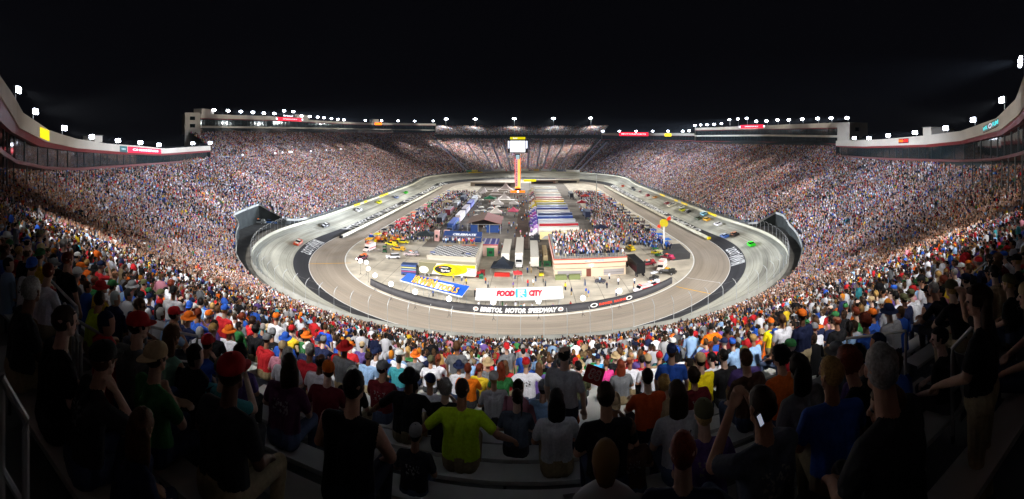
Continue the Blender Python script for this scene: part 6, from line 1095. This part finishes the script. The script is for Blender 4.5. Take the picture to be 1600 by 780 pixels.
SPECIAL = [  # head pixel, pose, shirt, head, colour, label, turn, scale, headset
 (133, 597, 'chin in hand', 'charcoal', 'cap', 'black', 'big person in black with a dark cap, raising a hand to the face', -.9, 1.08, 0), (205, 706, 'turned', 'navy', 'long', 'brown', 'long haired person seen side on, below the dark capped person', -1.0, .92, 0), (30, 455, 'turned', 'charcoal', 'short', 'grey', 'grey haired person in dark clothes gazing across the track, beside the frame edge', -.7, 1.04, 0), (84, 505, 'upright', 'black', 'cropped', 'dark brown', 'dark haired person in black seated behind the pale step rail', -.6, 1., 0),
 (352, 592, 'upright', 'charcoal', 'cap', 'red', 'broad person in a charcoal shirt and bright red cap, back to the viewer', -.25, 1.08, 0), (205, 512, 'upright', 'slate', 'curly', 'grey', 'person with grey curly hair in a slate shirt', -.5, 1., 0), (258, 528, 'bare shouldered', 'mint', 'long', 'brown', 'long haired person in a pale mint sleeveless top', -.5, .97, 0), (431, 497, 'standing', 'white', 'cap', 'orange', 'standing person in a white T-shirt and orange cap above the seated rows', -.3, 1.03, 0), (508, 512, 'standing', 'royal blue', 'short', 'brown', 'standing person in a royal blue T-shirt with brown hair', -.2, .98, 0), (437, 547, 'turned', 'pink', 'cap', 'tan', 'person in pale pink with a tan cap over fair hair', .2, .97, 0), (481, 551, 'upright', 'crimson', 'short', 'grey', 'grey haired person in a crimson shirt with an arm along the bench', -.1, 1.05, 0), (445, 578, 'turned', 'plum', 'long', 'dark brown', 'dark haired person in plum with the head turned, below the crimson shirt', .1, 1., 0), (545, 615, 'bare shouldered', 'black', 'cropped', 'black', 'large person in a black tank top with bare shoulders', -.1, 1.14, 0), (548, 590, 'upright', 'black', 'reversed', 'white', 'person in black with a white cap worn backwards', -.2, 1., 0), (596, 580, 'glancing', 'maroon', 'cap', 'grey', 'person in a maroon striped shirt and grey cap beside a dark bulky figure', 0, 1., 0), (637, 596, 'arms spread', 'black', 'sun hat', 'black', 'bulky person in a black shirt and wide black hat', 0, 1.08, 0), (648, 686, 'upright', 'charcoal', 'cap', 'grey', 'small head in a pale blue grey cap just above the dark bench', 0, .85, 0), (720, 617, 'arms spread', 'lime green', 'cropped', 'dark brown', 'broad person in a lime green T-shirt with both arms spread', 0, 1.1, 0), (731, 578, 'arms crossed', 'bright orange', 'short', 'auburn', 'person in a bright orange sweatshirt with dark auburn hair', -.1, 1.03, 0), (785, 532, 'standing', 'grey', 'short', 'brown', 'standing person in a grey T-shirt on the centre line of the picture', 0, 1., 0), (672, 566, 'upright', 'white', 'cap', 'camouflage', 'person in a white printed T-shirt and camouflage cap', -.1, 1.02, 0), (574, 560, 'glancing', 'light blue', 'cropped', 'dark brown', 'person in a light blue checked shirt glancing aside', -.2, 1., 0), (622, 565, 'upright', 'teal', 'short', 'black', 'dark haired person in a teal shirt next to a white printed T-shirt', 0, 1., 0),
 (822, 572, 'arms spread', 'white', 'cap', 'red', 'broad person in a plain white T-shirt and red cap', .05, 1.1, 0), (875, 571, 'upright', 'royal blue', 'cap', 'black', 'person in a royal blue jersey and black cap', .05, 1.03, 0), (903, 577, 'turned', 'olive', 'cropped', 'black', 'person in an olive grey shirt bending beside a red card', -.5, 1.06, 0), (870, 632, 'upright', 'pale grey', 'long', 'black', 'person in a pale grey top with long black hair down the back', .05, 1.06, 0), (806, 628, 'turned', 'slate', 'tied', 'dark brown', 'person with tied dark hair beside the long black hair', -.5, .98, 0), (949, 628, 'upright', 'black', 'short', 'dark brown', 'person in a black shirt with short hair, next to the long black hair', .05, 1.08, 0), (985, 678, 'upright', 'brown', 'short', 'brown', 'child sized brown haired person low in the shadows', .1, .85, 0), (1012, 592, 'arms crossed', 'rust orange', 'cropped', 'black', 'person in a rust orange T-shirt with a dark printed back', .1, 1.06, 0), (1041, 604, 'glancing', 'tan', 'curly', 'blond', 'small fair curly haired person pressed to a rust orange shirt', .3, .9, 0), (1062, 622, 'upright', 'pale grey', 'long', 'dark brown', 'person with long dark hair in a pale violet grey top', .1, 1.04, 0), (971, 574, 'upright', 'grey', 'long', 'auburn', 'person with long auburn hair in a grey top', .1, 1., 0), (948, 571, 'turned', 'hot pink', 'short', 'brown', 'person in a hot pink shirt beside long auburn hair', .3, .94, 0), (935, 562, 'upright', 'sky blue', 'cap', 'navy', 'person in a sky blue shirt and navy cap', .2, 1., 0), (1014, 566, 'upright', 'white', 'cap', 'tan', 'person in a white T-shirt and tan cap beside a plain grey bench end', .1, 1.02, 0), (1111, 512, 'standing hands on hips', 'bright orange', 'cropped', 'black', 'tall standing person in a bright orange shirt wearing a headset', .3, 1.06, 1), (1098, 568, 'upright', 'bright yellow', 'cap', 'tan', 'person in a bright yellow shirt and tan cap', .2, 1.02, 0), (1134, 560, 'upright', 'black', 'cropped', 'black', 'person in a black printed shirt with a shaved head', .25, 1.06, 0), (1171, 566, 'upright', 'brown', 'short', 'brown', 'tall person in a brown shirt, tallest in that row', .3, 1.12, 0), (1087, 592, 'upright', 'maroon', 'curly', 'dark brown', 'person with full dark hair in a maroon top', .2, 1., 0), (1195, 640, 'holding up a camera', 'slate', 'cropped', 'dark brown', 'person in a slate shirt looking at a lit phone screen', .35, 1.06, 0), (1256, 581, 'upright', 'grey', 'long', 'black', 'large person in a grey top with long black hair', .4, 1.12, 0), (1316, 552, 'turned', 'slate', 'sun hat', 'grey', 'person in a slate shirt and pale grey sun hat', .7, 1., 0), (1392, 582, 'glancing', 'charcoal', 'cropped', 'grey', 'person with cropped grey hair in a dark plaid shirt', .6, 1.08, 0), (1404, 660, 'turned', 'navy', 'long', 'brown', 'person with a lit cheek and long brown hair filling the shadows', .9, 1.1, 0), (1530, 478, 'standing arm raised', 'black', 'long', 'dark brown', 'huge dark figure with one forearm raised to the face at the frame edge', 1.0, 1.05, 0), (1480, 560, 'turned', 'black', 'short', 'black', 'dark haired person in black under the steep rail', .8, 1., 0), (1240, 545, 'turned', 'crimson', 'cap', 'green', 'person in a crimson shirt with a dark green cap', .4, 1., 0), (1205, 505, 'standing', 'bright yellow', 'cap', 'orange', 'standing person in a bright yellow shirt and orange cap', .4, 1., 0), (693, 535, 'upright', 'emerald', 'short', 'brown', 'person in an emerald green shirt in a far dense row', 0, 1., 0), (890, 530, 'upright', 'mint', 'short', 'dark brown', 'person in a mint green shirt in a far dense row', 0, 1., 0), (1380, 520, 'standing', 'white', 'short', 'black', 'standing person in a white shirt on the bright slope near the bent rail', .6, 1., 0), (120, 420, 'standing', 'black', 'cap', 'white', 'standing person in black with a white cap among bright shirts', -.8, 1., 0), (145, 470, 'turned', 'lime green', 'short', 'dark brown', 'person in a lime green shirt low on the dim slope', -.8, 1., 0)]
for x, y, pose, shirt, head, hc, lab, turn, sc, hs in SPECIAL:
    bst = seat_for(x, y, HH[PB[pose][3]], sc, 1.75 if PB[pose][3] or x > 1520 else 11.)
    if bst is None: print('NOSEAT', x, y); continue
    e, k, p, z, n_, s_ = bst
    ang = math.atan2(-n_[1], -n_[0]) - pi / 2 + (turn * .25); put_person((p[0], p[1], z), ang, pose, shirt, head, hc, lab, s_, 1., bool(hs)); USED.add(lab); SHOW.append((x, y, float(np.hypot(*(p - EYE[:2])))))
    if lab.startswith('person in a slate shirt looking'): PHONE = (p, z, ang, s_)
def free(q, d=.46): return all((q[0] - a) ** 2 + (q[1] - c) ** 2 > d * d for a, c in PERSONS)
hz = SEATS[:, 4] + 1.24; hx_, hy_, hr_ = proj(np.c_[SEATS[:, 2:4], hz]); cand = np.where((hr_ < 15) & (hx_ > -30) & (hx_ < 1630) & (hy_ < 800) & (hr_ > 2.15))[0]; cand = cand[np.argsort(hr_[cand])]
TAKEN = np.zeros(len(SEATS), bool); NIND = 299
for i in np.where(hr_ < 45)[0]:
    if not free(SEATS[i, 2:4], .45): TAKEN[i] = True
poses_ = [('upright', .3), ('turned', .13), ('glancing', .13), ('leaning forward', .12), ('chin in hand', .08), ('arms crossed', .09), ('holding up a camera', .04), ('bare shouldered', .04), ('standing', .05), ('standing arm raised', .02)]
desc = {'upright': 'sitting upright', 'turned': 'sitting with the head turned aside', 'glancing': 'sitting and glancing sideways', 'leaning forward': 'sitting and leaning forward', 'chin in hand': 'sitting with chin in hand', 'arms crossed': 'sitting with crossed arms', 'holding up a camera': 'sitting with both hands raised', 'bare shouldered': 'sitting in a sleeveless top', 'standing': 'standing', 'standing arm raised': 'standing with an arm raised'}
for i in cand:
    if len(PERSONS) >= NIND: break
    if TAKEN[i] or not free(SEATS[i, 2:4]): continue
    if hy_[i] > 690 and 640 < hx_[i] < 1000: TAKEN[i] = True; continue      # the picture shows bare benches between the big figures here
    if any(abs(hx_[i] - a) < 16 + 90 / hr_[i] and hr_[i] < c + .1 and b_ - 12 < hy_[i] < b_ + 330 / c for a, b_, c in SHOW if b_ > 555): TAKEN[i] = True; continue      # keep the big figures in view
    for _ in range(400):
        pose = random.choices([a for a, _ in poses_], [c for _, c in poses_])[0]; sh = SHIRTS[RNG.choice(len(SHIRTS), p=SW)][0]
        if hr_[i] < 5.5 and not PB[pose][3]: continue
        if hr_[i] < 4.6 and sh in ('white', 'pale grey', 'orange', 'yellow', 'red', 'pink', 'light blue') and random.random() < .8: continue  # nearest rows get mostly dark shirts, standing in for their lack of light
        if random.random() < .52: head = random.choice(['cap', 'cap', 'cap', 'reversed', 'sun hat']); hc = random.choice(list(CAPC)); hd_ = hc + {'cap': ' cap', 'reversed': ' cap turned backwards', 'sun hat': ' sun hat'}[head]
        else: head = random.choice(list(HM)); hc = random.choice(list(HAIRC)); hd_ = {'receding': 'receding ', 'tied': 'tied back ', 'curly': 'curly ', 'long': 'long ', 'short': 'short ', 'cropped': 'cropped '}[head] + hc + ' hair'
        lab = 'person in %s with %s, %s' % (sh, ('a ' if head in CM else '') + hd_, desc[pose])
        if lab not in USED and ('in %s with %s' % (sh, hd_)) not in USED: USED.add(lab); USED.add('in %s with %s' % (sh, hd_)); break
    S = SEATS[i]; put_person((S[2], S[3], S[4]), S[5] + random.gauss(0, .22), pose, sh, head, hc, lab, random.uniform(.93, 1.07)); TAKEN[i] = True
print('PERSONS', len(PERSONS), 'nearest crowd', hr_[~TAKEN].min())
TAKEN |= (hr_ < 2.2)
# things in hands
p = at_r(1187, 2.6, 657); t = thing('phone', 'small lit phone screen glowing in the dark rows', 'phone', p, .4); b = MB(); b.box((0, 0, 0), (.04, .01, .07), DK); b.build('case', t); b = MB(); b.box((0, -.007, 0), (.034, .004, .058), M_('dfe8ff', .4, emit=.35)); b.build('screen', t); t.rotation_euler.x = -.5
p = at_r(928, 4.4, 586); t = thing('number_card', 'red card with a pale outlined 88 held among the seated people', 'card', p, 0); b = MB(); b.box((0, 0, 0), (.21, .01, .165), M_('a82428', .6)); b.build('card', t); b = MB(); lettering(b, '88', (-.08, -.007, 0), (.08, -.007, 0), (0, 0, 1), M_('c8a8a0', .6), .14, .1, .03, .004); lettering(b, '88', (-.08, -.007, 0), (.08, -.007, 0), (0, 0, 1), M_('98262a', .6), .12, .1, -.02, .008); b.build('lettering', t); t.rotation_euler = (-.3, .45, .1)
# benches of the nearest rows, rails beside the nearest aisles
BENCH = mat('bench_aluminium', (.56, .56, .54), .42, metal=.25, noise=.12, nscale=3); ax = [-19.8, -10.6, -1.6, 7.7, 16.9, 26]; at_ = [t_at_x(x) for x in ax]; nb_ = 0
for k in range(82, 61, -1):
    for a in range(len(at_) - 1):
        if nb_ >= 99: break
        tt = np.linspace(at_[a] + .95, at_[a + 1] - .95, 7); s_ = 3 + PITCH * k; w_, n_, h_ = at_t(tt); z = h_ + .2 + PITCH * k * SL; Q = lambda s, dz: np.c_[w_ + n_ * s, z + dz]; b = MB(); b.strip(Q(s_ + .36, .44), Q(s_ + .64, .44), BENCH); b.strip(Q(s_ + .36, .39), Q(s_ + .36, .44), BENCH); b.strip(Q(s_ + .64, .44), Q(s_ + .64, .39), BENCH)
        for j in range(7): q = Q(s_ + .5, 0)[j]; b.tube([q, q + [0, 0, .39]], .022, STEEL, 5)
        b.build('bench', st_near); nb_ += 1
RAILM = mat('rail_steel', (.30, .30, .30), .45, metal=.4)
def rail(lab, pts, r=.02, hoop=True):
    c = np.mean(pts, 0); t = thing('handrail', lab, 'handrail', c, 0, 'step rails in the nearest rows'); P = [np.array(p) - c for p in pts]; b = MB(); b.tube([P[0] - [0, 0, .85]] + [P[0] - [0, 0, .06]] + P + [P[-1] - [0, 0, .06], P[-1] - [0, 0, .85]], r, RAILM, 8); b.build('tube', t); b = MB(); b.tube([p - [0, 0, .42] for p in P], r * .8, RAILM, 6); b.build('middle_bar', t)
for lab, pts in (('pale tube rail with a bent end above the dim rows by the mint top', [(228, 509, 5.9), (308, 525, 6.7)]), ('steep tube rail running down past the red cap', [(74, 432, 7.1), (120, 480, 5.2)]), ('tube rail beside the steep one, ending above the shadows', [(101, 475, 4.6), (126, 537, 3.8)]), ('slanting rail end just above the grey curly hair', [(114, 497, 5.4), (168, 528, 5.)]), ('rail in the deep shadow beside the big capped person', [(2, 590, 2.0), (40, 655, 2.0)]), ('straight tube rail among the rows beside the sun hat', [(1323, 529, 6.85), (1415, 517, 5.6)]), ('steep rail on the bright slope near the frame edge', [(1521, 426, 11.), (1541, 410, 9.5)]), ('double rail dropping through the dark rows', [(1500, 473, 7.2), (1522, 447, 6.4)]), ('low rail close to the dark figure with the raised forearm', [(1488, 545, 4.2), (1530, 500, 4.)])):
    rail(lab, [at_r(x, r, y) for x, y, r in pts])
build_crowd(~TAKEN)
# ------------------------------------------------------------------ thin night haze that the floodlights catch
hb = MB(); hb.box((0, 300, 40), (1810, 1810, 84), STEEL); hzo = hb.build('haze'); tag(hzo, kind='stuff'); hm = bpy.data.materials.new('night_haze'); hm.use_nodes = True; nt = hm.node_tree; nt.nodes.remove(nt.nodes['Principled BSDF'])
pv = nt.nodes.new('ShaderNodeVolumePrincipled'); pv.inputs['Density'].default_value = .00002; pv.inputs['Color'].default_value = (.75, .85, 1, 1); pv.inputs['Anisotropy'].default_value = .35
nt.links.new(pv.outputs[0], nt.nodes['Material Output'].inputs['Volume']); hzo.data.materials.clear(); hzo.data.materials.append(hm)
